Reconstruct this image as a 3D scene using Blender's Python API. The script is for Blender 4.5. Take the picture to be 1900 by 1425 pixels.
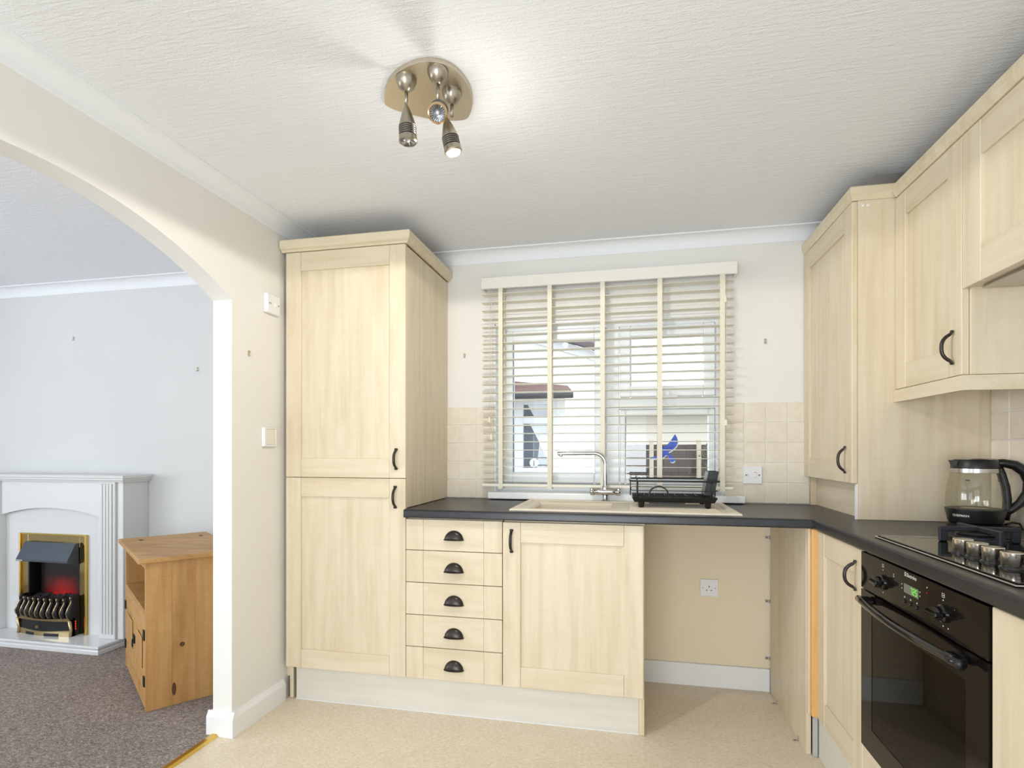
import bpy, bmesh, math, random
from mathutils import Vector, Matrix
random.seed(7)
for o in list(bpy.data.objects): bpy.data.objects.remove(o)
SC = bpy.context.scene
COL = SC.collection
PI = math.pi

# ------------------------------------------------------------------ camera
F_PX, YAW, HORIZON, EYE = 1024.4, 0.21048, 834.7, 1.187
cam = bpy.data.cameras.new('camera'); camo = bpy.data.objects.new('camera', cam); COL.objects.link(camo)
cam.sensor_fit = 'HORIZONTAL'; cam.sensor_width = 36.0
cam.lens = F_PX / 1900 * 36.0
cam.shift_y = (HORIZON - 712.5) / 1900
cam.clip_start = 0.02; cam.clip_end = 300
camo.location = (0, 0, EYE); camo.rotation_euler = (PI / 2, 0, YAW)
SC.camera = camo

# ------------------------------------------------------------------ exposure, world, window fill lights
SC.view_settings.view_transform = 'Standard'; SC.view_settings.look = 'None'
SC.view_settings.gamma = 1.0; SC.view_settings.use_curve_mapping = False
SC.view_settings.exposure = 0.12
W = bpy.data.worlds.new('sky'); SC.world = W; W.use_nodes = True
bg = W.node_tree.nodes['Background']; bg.inputs[0].default_value = (0.86, 0.92, 1.0, 1); bg.inputs[1].default_value = 2.4

def area(name, loc, rot, sx, sy, power, col):
    l = bpy.data.lights.new(name, 'AREA'); l.shape = 'RECTANGLE'; l.size = sx; l.size_y = sy
    l.energy = power; l.color = col
    o = bpy.data.objects.new(name, l); COL.objects.link(o); o.location = loc; o.rotation_euler = rot
    return o
# added area lights outside unseen windows (built below), tilted up to brighten the ceiling
area('patio_door_fill', (-0.6, -2.62, 0.80), (PI / 2 + 0.6, 0, 0), 1.7, 1.5, 74, (0.89, 0.965, 1.0))
area('living_window_fill', (-5.50, -0.3, 1.2), (PI / 2 + 0.35, 0, -PI / 2), 2.9, 1.2, 76, (0.90, 0.96, 1.0))
area('living_rear_fill', (-3.4, -2.50, 1.25), (PI / 2 + 0.35, 0, 0), 2.2, 1.2, 10, (0.92, 0.965, 1.0))

# ------------------------------------------------------------------ materials
MT = {}
def nodes(name):
    m = bpy.data.materials.new(name); m.use_nodes = True; MT[name] = m
    nt = m.node_tree; return m, nt, nt.nodes['Principled BSDF']
def lin(c):
    return tuple(((x / 255) / 12.92 if x / 255 <= 0.04045 else ((x / 255 + 0.055) / 1.055) ** 2.4) for x in c)
def plain(name, rgb, rough=0.5, metal=0.0, spec=0.5, bump=None, **kw):
    m, nt, b = nodes(name)
    b.inputs['Base Color'].default_value = (*lin(rgb), 1); b.inputs['Roughness'].default_value = rough
    b.inputs['Metallic'].default_value = metal; b.inputs['Specular IOR Level'].default_value = spec
    for k, v in kw.items(): b.inputs[k.replace('_', ' ')].default_value = v
    if bump: add_bump(nt, b, *bump)
    return m
def tex(nt, scale=(1, 1, 1), rnd=False):
    tc = nt.nodes.new('ShaderNodeTexCoord'); mp = nt.nodes.new('ShaderNodeMapping')
    mp.inputs['Scale'].default_value = scale
    src = tc.outputs['Object']
    if rnd:
        oi = nt.nodes.new('ShaderNodeObjectInfo'); mu = nt.nodes.new('ShaderNodeMath'); mu.operation = 'MULTIPLY'
        mu.inputs[1].default_value = 37.0; nt.links.new(oi.outputs['Random'], mu.inputs[0])
        va = nt.nodes.new('ShaderNodeVectorMath'); va.operation = 'ADD'
        nt.links.new(src, va.inputs[0]); nt.links.new(mu.outputs[0], va.inputs[1]); src = va.outputs[0]
    nt.links.new(src, mp.inputs['Vector']); return mp.outputs['Vector']
def noise(nt, vec, scale, detail=3, rough=0.5, dist=0.0):
    n = nt.nodes.new('ShaderNodeTexNoise'); n.inputs['Scale'].default_value = scale; n.inputs['Detail'].default_value = detail
    n.inputs['Roughness'].default_value = rough; n.inputs['Distortion'].default_value = dist
    nt.links.new(vec, n.inputs['Vector']); return n.outputs['Fac']
def ramp(nt, fac, stops):
    r = nt.nodes.new('ShaderNodeValToRGB'); e = r.color_ramp.elements
    while len(e) < len(stops): e.new(0.5)
    for i, (p, c) in enumerate(stops): e[i].position = p; e[i].color = (*lin(c), 1)
    nt.links.new(fac, r.inputs[0]); return r.outputs[0]
def mix(nt, fac, a, b, mode='MIX'):
    m = nt.nodes.new('ShaderNodeMix'); m.data_type = 'RGBA'; m.blend_type = mode
    if isinstance(fac, float): m.inputs[0].default_value = fac
    else: nt.links.new(fac, m.inputs[0])
    nt.links.new(a, m.inputs[6]); nt.links.new(b, m.inputs[7]); return m.outputs[2]
def add_bump(nt, b, scale, strength, dist=0.002, sv=(1, 1, 1), detail=3):
    v = tex(nt, sv); f = noise(nt, v, scale, detail)
    bp = nt.nodes.new('ShaderNodeBump'); bp.inputs['Strength'].default_value = strength; bp.inputs['Distance'].default_value = dist
    nt.links.new(f, bp.inputs['Height']); nt.links.new(bp.outputs[0], b.inputs['Normal'])

def wood(name, axis, dark, mid, light, rough=0.42, g=1.0):
    m, nt, b = nodes(name)
    sc = [26 * g, 26 * g, 26 * g]; sc[axis] = 1.5 * g
    v = tex(nt, tuple(sc), True); f1 = noise(nt, v, 1.0, 4, 0.6, 0.4)
    base = ramp(nt, f1, [(0.30, dark), (0.52, mid), (0.75, light)])
    sc2 = [7 * g, 7 * g, 7 * g]; sc2[axis] = 2.2 * g
    v2 = tex(nt, tuple(sc2), True); f2 = noise(nt, v2, 1.0, 3, 0.6, 1.2)
    blot = ramp(nt, f2, [(0.35, light), (0.62, mid), (0.80, dark)])
    c = mix(nt, 0.5, base, blot)
    sc3 = [12.0, 12.0, 12.0]; sc3[axis] = 130.0
    f3 = noise(nt, tex(nt, tuple(sc3), True), 1.0, 2, 0.6, 0.2)
    fl = ramp(nt, f3, [(0.4, light), (0.6, mid)])
    c = mix(nt, 0.16, c, fl)
    nt.links.new(c, b.inputs['Base Color']); b.inputs['Roughness'].default_value = rough
    return m
mpl = ((197, 175, 139), (220, 204, 175), (229, 217, 194))
for ax, nm in ((2, 'maple_z'), (0, 'maple_x'), (1, 'maple_y')): wood(nm, ax, *mpl)
pin = ((140, 92, 44), (188, 140, 80), (210, 168, 110))
for ax, nm in ((2, 'pine_z'), (0, 'pine_x'), (1, 'pine_y')): wood(nm, ax, *pin, rough=0.5, g=0.8)
wood('beech', 2, (205, 150, 85), (224, 172, 106), (232, 186, 124))
plain('knot', (92, 56, 26), 0.6)
wood('plinth_wood', 0, (205, 199, 186), (218, 213, 202), (226, 222, 213))

def wallmat(name, a, b_, bump_s=0.15):
    m, nt, b = nodes(name)
    f = noise(nt, tex(nt), 1.3, 3); c = ramp(nt, f, [(0.3, a), (0.7, b_)])
    nt.links.new(c, b.inputs['Base Color']); b.inputs['Roughness'].default_value = 0.75
    b.inputs['Specular IOR Level'].default_value = 0.25
    add_bump(nt, b, 160, bump_s, 0.0012, (1, 1, 0.35)); return m
wallmat('wall_cream', (233, 231, 226), (238, 236, 232))
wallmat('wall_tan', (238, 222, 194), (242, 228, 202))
wallmat('wall_white', (216, 217, 216), (222, 223, 222))
plain('white_gloss', (240, 240, 240), 0.35)
plain('upvc', (243, 245, 247), 0.25)
plain('coving_white', (240, 243, 247), 0.6)
plain('plate_white', (238, 238, 240), 0.3)
plain('plate_cream', (232, 228, 214), 0.35)
plain('grey_dark', (60, 60, 62), 0.5)
plain('red_mark', (205, 70, 60), 0.5)

def ceil_mat():
    m, nt, b = nodes('ceiling_texture')
    b.inputs['Base Color'].default_value = (*lin((242, 245, 250)), 1); b.inputs['Roughness'].default_value = 0.85
    b.inputs['Specular IOR Level'].default_value = 0.2
    f1 = noise(nt, tex(nt, (9, 75, 30)), 1.0, 4, 0.65, 0.6); f2 = noise(nt, tex(nt), 150, 2)
    ad = nt.nodes.new('ShaderNodeMath'); ad.operation = 'MULTIPLY_ADD'; ad.inputs[1].default_value = 0.5
    nt.links.new(f2, ad.inputs[0]); nt.links.new(f1, ad.inputs[2])
    bp = nt.nodes.new('ShaderNodeBump'); bp.inputs['Strength'].default_value = 0.5; bp.inputs['Distance'].default_value = 0.006
    nt.links.new(ad.outputs[0], bp.inputs['Height']); nt.links.new(bp.outputs[0], b.inputs['Normal'])
ceil_mat()
def floor_mat():
    m, nt, b = nodes('vinyl')
    f1 = noise(nt, tex(nt), 9, 5, 0.65, 0.5); f2 = noise(nt, tex(nt, (1, 1.6, 1)), 75, 4, 0.7, 0.8)
    a = ramp(nt, f1, [(0.3, (222, 206, 180)), (0.7, (236, 224, 204))]); c = ramp(nt, f2, [(0.35, (210, 188, 154)), (0.62, (241, 231, 214))])
    nt.links.new(mix(nt, 0.6, a, c), b.inputs['Base Color']); b.inputs['Roughness'].default_value = 0.45
    b.inputs['Specular IOR Level'].default_value = 0.35
floor_mat()
def carpet_mat():
    m, nt, b = nodes('carpet')
    f1 = noise(nt, tex(nt, (1, 1.5, 1)), 85, 5, 0.8, 1.2); f2 = noise(nt, tex(nt), 3, 3)
    c = ramp(nt, f1, [(0.36, (84, 72, 68)), (0.5, (166, 151, 142)), (0.62, (236, 225, 217))])
    d = ramp(nt, f2, [(0.3, (160, 146, 138)), (0.7, (190, 176, 167))])
    nt.links.new(mix(nt, 0.25, c, d), b.inputs['Base Color']); b.inputs['Roughness'].default_value = 0.95
    b.inputs['Specular IOR Level'].default_value = 0.1
    bp = nt.nodes.new('ShaderNodeBump'); bp.inputs['Strength'].default_value = 0.9; bp.inputs['Distance'].default_value = 0.01
    nt.links.new(f1, bp.inputs['Height']); nt.links.new(bp.outputs[0], b.inputs['Normal'])
carpet_mat()
def tile_mat():
    m, nt, b = nodes('tile_cream')
    f = noise(nt, tex(nt, (1, 1, 1), True), 16, 3, 0.6, 0.6)
    nt.links.new(ramp(nt, f, [(0.3, (228, 216, 197)), (0.7, (237, 229, 214))]), b.inputs['Base Color'])
    b.inputs['Roughness'].default_value = 0.28
tile_mat()
plain('grout', (238, 236, 230), 0.8)
def slate_mat():
    m, nt, b = nodes('worktop_slate')
    f = noise(nt, tex(nt), 28, 5, 0.7, 0.4)
    nt.links.new(ramp(nt, f, [(0.3, (17, 18, 23)), (0.7, (34, 34, 41))]), b.inputs['Base Color'])
    b.inputs['Roughness'].default_value = 0.33; b.inputs['Specular IOR Level'].default_value = 0.6
    add_bump(nt, b, 60, 0.1, 0.001)
slate_mat()
def sink_mat():
    m, nt, b = nodes('sink_resin')
    f = noise(nt, tex(nt), 900, 2)
    nt.links.new(ramp(nt, f, [(0.35, (222, 210, 188)), (0.65, (238, 228, 210))]), b.inputs['Base Color'])
    b.inputs['Roughness'].default_value = 0.35
sink_mat()
plain('chrome', (205, 205, 205), 0.08, 1.0)
plain('steel', (185, 183, 178), 0.22, 1.0)
plain('brushed_nickel', (170, 162, 148), 0.30, 1.0, bump=(1, 0.05, 0.001, (400, 3, 3)))
plain('brushed_plate', (205, 196, 178), 0.38, 1.0, bump=(1, 0.15, 0.001, (300, 3, 3)))
plain('reflector', (172, 174, 178), 0.2, 1.0)
plain('knob_steel', (225, 215, 200), 0.16, 1.0)
plain('copper_rim', (214, 184, 146), 0.25, 1.0)
plain('pewter', (66, 60, 56), 0.32, 0.75)
plain('iron_black', (30, 31, 33), 0.5, 0.2)
plain('black_plastic', (20, 21, 23), 0.35)
plain('black_gloss', (13, 12, 12), 0.06, 0.0, 0.6)
plain('oven_panel', (20, 16, 15), 0.08, 0.0, 0.3)
plain('grate_iron', (48, 50, 56), 0.5, 0.3)
plain('brass', (214, 182, 96), 0.3, 1.0)
plain('brass_mirror', (190, 170, 120), 0.10, 1.0)
plain('antique_brass', (188, 168, 128), 0.3, 1.0)
plain('hood_grey', (74, 82, 92), 0.45, 0.3)
plain('coal', (34, 30, 30), 0.8, bump=(60, 0.8, 0.01))
plain('fire_white', (220, 221, 220), 0.4)
plain('marble', (222, 223, 224), 0.12)
plain('blind_cream', (240, 236, 222), 0.45)
plain('tape_cream', (232, 226, 208), 0.8)
plain('valance_cream', (244, 242, 234), 0.45)
plain('cord', (238, 232, 214), 0.7)
plain('bird_blue', (62, 98, 214), 0.4)
plain('bird_white', (236, 236, 236), 0.4)
plain('render_wall', (240, 236, 228), 0.9, bump=(60, 0.4, 0.01))
plain('roof_brown', (124, 92, 84), 0.8)
plain('soffit', (128, 116, 122), 0.7)
plain('fence_wood', (88, 76, 72), 0.85, bump=(30, 0.4, 0.01, (4, 4, 0.4)))
plain('concrete_post', (206, 194, 172), 0.9)
plain('leaf', (86, 92, 70), 0.8)
plain('ground', (150, 148, 140), 0.95)
plain('house_cream', (236, 228, 214), 0.9)
plain('roof_pale', (208, 204, 202), 0.8)
plain('net_curtain', (225, 228, 232), 0.9)
plain('win_dark', (92, 100, 112), 0.1)
plain('gasket', (70, 92, 120), 0.5)
plain('hook_nickel', (190, 184, 172), 0.5, 0.3)
plain('silver_paint', (190, 190, 190), 0.35, 0.3)
plain('letter', (222, 220, 214), 0.5)
def emit(name, rgb, strength, base=(10, 10, 10)):
    m, nt, b = nodes(name); b.inputs['Base Color'].default_value = (*lin(base), 1)
    b.inputs['Emission Color'].default_value = (*lin(rgb), 1); b.inputs['Emission Strength'].default_value = strength
emit('led_green', (120, 235, 60), 1.0); emit('led_red', (230, 30, 30), 0.5); emit('ember', (255, 70, 30), 1.6)
emit('lamp_on', (255, 236, 205), 14.0, (240, 240, 240))
plain('lcd', (112, 116, 108), 0.25)
def glass(name, tint=(255, 255, 255), rough=0.0, refl=0.4):
    m, nt, b = nodes(name)
    out = nt.nodes['Material Output']; nt.nodes.remove(b)
    tr = nt.nodes.new('ShaderNodeBsdfTransparent'); tr.inputs[0].default_value = (*lin(tint), 1)
    gl = nt.nodes.new('ShaderNodeBsdfGlossy'); gl.inputs['Roughness'].default_value = rough
    lw = nt.nodes.new('ShaderNodeLayerWeight'); lw.inputs[0].default_value = 0.5
    pw_ = nt.nodes.new('ShaderNodeMath'); pw_.operation = 'POWER'; pw_.inputs[1].default_value = 4.0; nt.links.new(lw.outputs['Facing'], pw_.inputs[0])
    fr = nt.nodes.new('ShaderNodeMath'); fr.operation = 'MULTIPLY_ADD'; fr.inputs[1].default_value = refl; fr.inputs[2].default_value = 0.04; nt.links.new(pw_.outputs[0], fr.inputs[0])
    mx = nt.nodes.new('ShaderNodeMixShader')
    nt.links.new(fr.outputs[0], mx.inputs[0]); nt.links.new(tr.outputs[0], mx.inputs[1]); nt.links.new(gl.outputs[0], mx.inputs[2])
    nt.links.new(mx.outputs[0], out.inputs[0])
glass('pane_glass', (250, 252, 252)); glass('kettle_glass', (250, 250, 247)); glass('oven_glass', (110, 102, 90))
def flame_mat():
    m, nt, b = nodes('flame_screen')
    b.inputs['Base Color'].default_value = (*lin((30, 24, 22)), 1); b.inputs['Roughness'].default_value = 0.25
    v = tex(nt, (16, 1, 5)); f = noise(nt, v, 1.0, 3, 0.6, 0.8)
    tc = nt.nodes.new('ShaderNodeTexCoord'); sp = nt.nodes.new('ShaderNodeSeparateXYZ'); nt.links.new(tc.outputs['Object'], sp.inputs[0])
    mr = nt.nodes.new('ShaderNodeMapRange'); mr.inputs[1].default_value = 0.40; mr.inputs[2].default_value = 0.24
    nt.links.new(sp.outputs['Z'], mr.inputs[0])
    ax = nt.nodes.new('ShaderNodeMapRange'); ax.inputs[1].default_value = 0.16; ax.inputs[2].default_value = 0.0
    s1 = nt.nodes.new('ShaderNodeMath'); s1.operation = 'ADD'; s1.inputs[1].default_value = 3.50; nt.links.new(sp.outputs['X'], s1.inputs[0])
    s2 = nt.nodes.new('ShaderNodeMath'); s2.operation = 'ABSOLUTE'; nt.links.new(s1.outputs[0], s2.inputs[0]); nt.links.new(s2.outputs[0], ax.inputs[0])
    p = nt.nodes.new('ShaderNodeMath'); p.operation = 'MULTIPLY'; nt.links.new(mr.outputs[0], p.inputs[0]); nt.links.new(ax.outputs[0], p.inputs[1])
    q = nt.nodes.new('ShaderNodeMath'); q.operation = 'MULTIPLY'; nt.links.new(p.outputs[0], q.inputs[0]); nt.links.new(f, q.inputs[1])
    k = nt.nodes.new('ShaderNodeMath'); k.operation = 'MULTIPLY'; k.inputs[1].default_value = 1.1; nt.links.new(q.outputs[0], k.inputs[0])
    b.inputs['Emission Color'].default_value = (*lin((235, 30, 36)), 1); nt.links.new(k.outputs[0], b.inputs['Emission Strength'])
flame_mat()

# ------------------------------------------------------------------ geometry helpers
WF = (Vector((0, 0, 0)), Vector((1, 0, 0)), Vector((0, 1, 0)), Vector((0, 0, 1)))
def link(name, me, mat, parent=None, loc=None):
    o = bpy.data.objects.new(name, me); COL.objects.link(o)
    if mat and not me.materials: me.materials.append(MT[mat])
    if loc is not None: o.location = loc
    if parent is not None:
        o.parent = parent; o.matrix_parent_inverse = wm(parent).inverted()
    return o
def wm(o):
    m = o.matrix_basis.copy()
    if o.parent: m = wm(o.parent) @ o.matrix_parent_inverse @ m
    return m
def mesh(name, vs, fs, mat, parent=None, smooth=False):
    me = bpy.data.meshes.new(name); me.from_pydata([tuple(v) for v in vs], [], fs); me.update()
    bm = bmesh.new(); bm.from_mesh(me); bmesh.ops.recalc_face_normals(bm, faces=bm.faces); bm.to_mesh(me); bm.free()
    if smooth:
        for p in me.polygons: p.use_smooth = True
    return link(name, me, mat, parent)
def add_box(bm, f, u0, u1, v0, v1, n0, n1, bev=0.0, seg=1):
    O, U, V, N = f
    c = [bm.verts.new(O + U * a + V * b + N * d) for d in (n0, n1) for (a, b) in ((u0, v0), (u1, v0), (u1, v1), (u0, v1))]
    fs = [bm.faces.new([c[i] for i in q]) for q in ((3, 2, 1, 0), (4, 5, 6, 7), (0, 1, 5, 4), (1, 2, 6, 5), (2, 3, 7, 6), (3, 0, 4, 7))]
    if bev > 0:
        es = set(e for q in fs for e in q.edges)
        bmesh.ops.bevel(bm, geom=list(es), offset=bev, segments=seg, affect='EDGES', profile=0.5)
def done(name, bm, mat, parent=None, smooth=False):
    bmesh.ops.recalc_face_normals(bm, faces=bm.faces)
    me = bpy.data.meshes.new(name); bm.to_mesh(me); bm.free()
    if smooth:
        for p in me.polygons: p.use_smooth = True
    return link(name, me, mat, parent)
def box(name, x0, x1, y0, y1, z0, z1, mat, parent=None, bev=0.0, f=WF, seg=1):
    bm = bmesh.new(); add_box(bm, f, x0, x1, y0, y1, z0, z1, bev, seg); return done(name, bm, mat, parent)
def boxes(name, lst, mat, parent=None, bev=0.0, f=WF):
    bm = bmesh.new()
    for b in lst: add_box(bm, f, *b, bev)
    return done(name, bm, mat, parent)
def add_tube(bm, pts, rad, n=10, cap=True, closed=False):
    pts = [Vector(p) for p in pts]; L = len(pts); rings = []
    t0 = (pts[1] - pts[0]).normalized(); up = Vector((0, 0, 1)) if abs(t0.z) < 0.9 else Vector((1, 0, 0))
    x = t0.cross(up).normalized()
    for i, p in enumerate(pts):
        if closed: t = (pts[(i + 1) % L] - pts[i - 1]).normalized()
        else: t = (pts[min(i + 1, L - 1)] - pts[max(i - 1, 0)]).normalized()
        x = (x - t * x.dot(t)).normalized(); y = t.cross(x)
        r = rad[i] if isinstance(rad, (list, tuple)) else rad
        rx, ry = r if isinstance(r, tuple) else (r, r)
        rings.append([bm.verts.new(p + x * rx * math.cos(2 * PI * k / n) + y * ry * math.sin(2 * PI * k / n)) for k in range(n)])
    for i in range(L if closed else L - 1):
        a, b = rings[i], rings[(i + 1) % L]
        for k in range(n): bm.faces.new((a[k], a[(k + 1) % n], b[(k + 1) % n], b[k]))
    if cap and not closed: bm.faces.new(rings[0][::-1]); bm.faces.new(rings[-1])
def tube(name, pts, rad, mat, parent=None, n=10, closed=False):
    bm = bmesh.new(); add_tube(bm, pts, rad, n, True, closed); o = done(name, bm, mat, parent, True); return o
def lathe(name, prof, mat, parent=None, c=(0, 0, 0), axis=(0, 0, 1), n=32, smooth=True, cap=True, sx=1.0):
    """prof = [(radius, height)] turned about axis through c"""
    A = Vector(axis).normalized(); q = Vector((0, 0, 1)).rotation_difference(A); c = Vector(c); bm = bmesh.new(); rings = []
    for r, h in prof:
        rings.append([bm.verts.new(c + q @ Vector((r * sx * math.cos(2 * PI * k / n), r * math.sin(2 * PI * k / n), h))) for k in range(n)])
    for a, b in zip(rings, rings[1:]):
        for k in range(n): bm.faces.new((a[k], a[(k + 1) % n], b[(k + 1) % n], b[k]))
    if cap: bm.faces.new(rings[0][::-1]); bm.faces.new(rings[-1])
    o = done(name, bm, mat, parent, smooth)
    if smooth: sharp(o)
    return o
def sharp(o, ang=0.6):
    me = o.data; bm = bmesh.new(); bm.from_mesh(me)
    for e in bm.edges:
        if len(e.link_faces) == 2 and e.calc_face_angle(0) > ang: e.smooth = False
    bm.to_mesh(me); bm.free()
def prism(name, poly, axis, a0, a1, mat, parent=None, smooth=False):
    """poly in the two other axes (kept in x,y,z order), extruded along axis index"""
    def mk(p, a):
        v = list(p); v.insert(axis, a); return v
    n = len(poly); vs = [mk(p, a0) for p in poly] + [mk(p, a1) for p in poly]
    fs = [tuple(range(n))[::-1], tuple(range(n, 2 * n))] + [(i, (i + 1) % n, n + (i + 1) % n, n + i) for i in range(n)]
    o = mesh(name, vs, fs, mat, parent, smooth)
    if smooth: sharp(o)
    return o
def tag(o, label, cat=None, group=None, kind=None):
    o['label'] = label
    if cat: o['category'] = cat
    if group: o['group'] = group
    if kind: o['kind'] = kind
    return o
def thing(name, label, cat, loc=(0, 0, 0), group=None):
    o = bpy.data.objects.new(name, None); COL.objects.link(o); o.location = loc; o.empty_display_size = 0.05
    return tag(o, label, cat, group)
def struct(o, label): o['kind'] = 'structure'; o['label'] = label; return o
def frame(O, U, N): return (Vector(O), Vector(U), Vector((0, 0, 1)), Vector(N))
def text(name, s, size, f, u, v, n, mat, parent, bold=0.0, sx=1.0, warp=None):
    cu = bpy.data.curves.new(name, 'FONT'); cu.body = s; cu.size = size; cu.offset = bold; cu.resolution_u = 2
    to = bpy.data.objects.new(name, cu); COL.objects.link(to)
    dg = bpy.context.evaluated_depsgraph_get(); me = bpy.data.meshes.new_from_object(to.evaluated_get(dg))
    bpy.data.objects.remove(to)
    O, U, V, N = f
    for vt in me.vertices:
        x, y = vt.co.x * sx + u, vt.co.y + v
        vt.co = warp(x, y) if warp else O + U * x + V * y + N * n
    me.materials.clear()
    return link(name, me, mat, parent)

# ------------------------------------------------------------------ room shell
XL, XLF, XR, YB, YREAR, CZ = -1.615, -1.705, 1.287, 2.92, -2.2, 2.267
XLL = -5.2
YJ, AY, AR, AZ = 1.997, 1.256, 1.5, 0.506      # arch: jamb, centre, radius, centre height
fl = struct(box('floor', XL - 0.06, XR + 0.1, YREAR - 0.1, YB + 0.1, -0.1, 0, 'vinyl'), 'beige mottled vinyl kitchen floor')
fc = struct(box('floor_carpet', XLL - 0.1, XL - 0.062, YREAR - 0.1, YB + 0.1, -0.1, 0.004, 'carpet'), 'grey-brown flecked carpet of the living room')
ce = struct(box('ceiling', XLL - 0.1, XR + 0.1, YREAR - 0.1, YB + 0.1, CZ, CZ + 0.1, 'ceiling_texture'), 'white ceiling with a fine rippled texture')
WX0, WX1, WZ0, WZ1 = -0.72, 0.456, 0.945, 1.868
wb = struct(boxes('wall_back', [(XLF + 0.045, WX0, YB, YB + 0.13, 0, CZ), (WX1, XR + 0.1, YB, YB + 0.13, 0, CZ),
     (WX0, WX1, YB, YB + 0.13, 0, WZ0), (WX0, WX1, YB, YB + 0.13, WZ1, CZ)], 'wall_cream'), 'cream kitchen wall with the window')
wl2 = struct(box('wall_living', XLL - 0.1, XLF + 0.045, YB, YB + 0.13, 0, CZ, 'wall_white'), 'pale living-room wall behind the fireplace')
struct(box('wall_right', XR, XR + 0.1, YREAR, YB, 0, CZ, 'wall_cream'), 'cream kitchen wall behind the cooker')
# arch wall
def arch_wall():
    yl = 2 * AY - YJ; n = 40; ys = [yl + (YJ - yl) * i / n for i in range(n + 1)]
    az = [AZ + math.sqrt(AR ** 2 - (y - AY) ** 2) for y in ys]
    vs, fs = [], []
    def q(*p):
        i = len(vs); vs.extend(p); fs.append(tuple(range(i, i + len(p))))
    for X in (XL, XLF):
        q((X, YJ, 0), (X, YB, 0), (X, YB, CZ), (X, YJ, CZ)); q((X, 0.2, 0), (X, yl, 0), (X, yl, CZ), (X, 0.2, CZ))
        for i in range(n): q((X, ys[i], az[i]), (X, ys[i + 1], az[i + 1]), (X, ys[i + 1], CZ), (X, ys[i], CZ))
    for i in range(n): q((XL, ys[i], az[i]), (XL, ys[i + 1], az[i + 1]), (XLF, ys[i + 1], az[i + 1]), (XLF, ys[i], az[i]))
    for y, z in ((YJ, az[-1]), (yl, az[0]), (0.2, CZ)): q((XL, y, 0), (XLF, y, 0), (XLF, y, z), (XL, y, z))
    me = bpy.data.meshes.new('wall_left'); me.from_pydata(vs, [], fs)
    bm = bmesh.new(); bm.from_mesh(me); bmesh.ops.remove_doubles(bm, verts=bm.verts, dist=1e-5)
    bmesh.ops.recalc_face_normals(bm, faces=bm.faces); bm.to_mesh(me); bm.free()
    return link('wall_left', me, 'wall_cream')
struct(arch_wall(), 'cream wall with a wide archway into the living room')
# rear walls with window openings behind the viewpoint
struct(boxes('wall_rear', [(XL, -1.5, YREAR - 0.12, YREAR, 0, CZ), (0.3, XR + 0.1, YREAR - 0.12, YREAR, 0, CZ), (-1.5, 0.3, YREAR - 0.12, YREAR, 2.0, CZ),
       (-1.5, 0.3, YREAR - 0.12, YREAR, 0, 0.1)], 'wall_cream'), 'cream wall with patio doors opposite the sink')
struct(boxes('wall_living_rear', [(XLL - 0.1, -4.5, YREAR - 0.12, YREAR, 0, CZ), (-2.3, XL, YREAR - 0.12, YREAR, 0, CZ), (-4.5, -2.3, YREAR - 0.12, YREAR, 0, 0.75),
       (-4.5, -2.3, YREAR - 0.12, YREAR, 1.95, CZ)], 'wall_white'), 'pale living-room wall with a wide window')
struct(boxes('wall_living_side', [(XLL - 0.12, XLL, YREAR, -1.8, 0, CZ), (XLL - 0.12, XLL, 1.2, YB, 0, CZ), (XLL - 0.12, XLL, -1.8, 1.2, 0, 0.7),
       (XLL - 0.12, XLL, -1.8, 1.2, 1.95, CZ)], 'wall_white'), 'pale outer wall of the living room with a window')
w2 = struct(boxes('window_2', [(-1.5, -1.43, YREAR - 0.1, YREAR - 0.04, 0.1, 2.0), (0.23, 0.3, YREAR - 0.1, YREAR - 0.04, 0.1, 2.0), (-0.65, -0.55, YREAR - 0.1, YREAR - 0.04, 0.1, 2.0),
      (-1.43, 0.23, YREAR - 0.1, YREAR - 0.04, 1.93, 2.0), (-1.43, 0.23, YREAR - 0.1, YREAR - 0.04, 0.1, 0.18)], 'upvc'), 'white patio doors opposite the sink')
struct(boxes('window_3', [(-4.5, -4.43, YREAR - 0.1, YREAR - 0.04, 0.75, 1.95), (-2.37, -2.3, YREAR - 0.1, YREAR - 0.04, 0.75, 1.95), (-3.45, -3.35, YREAR - 0.1, YREAR - 0.04, 0.75, 1.95),
      (-4.43, -2.37, YREAR - 0.1, YREAR - 0.04, 1.88, 1.95), (-4.43, -2.37, YREAR - 0.1, YREAR - 0.04, 0.75, 0.82)], 'upvc'), 'white framed living-room window')
struct(boxes('window_4', [(XLL - 0.1, XLL - 0.04, -1.8, -1.73, 0.7, 1.95), (XLL - 0.1, XLL - 0.04, 1.13, 1.2, 0.7, 1.95), (XLL - 0.1, XLL - 0.04, -0.35, -0.25, 0.7, 1.95),
      (XLL - 0.1, XLL - 0.04, -1.73, 1.13, 1.88, 1.95), (XLL - 0.1, XLL - 0.04, -1.73, 1.13, 0.7, 0.77)], 'upvc'), 'white framed side window of the living room')

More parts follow.
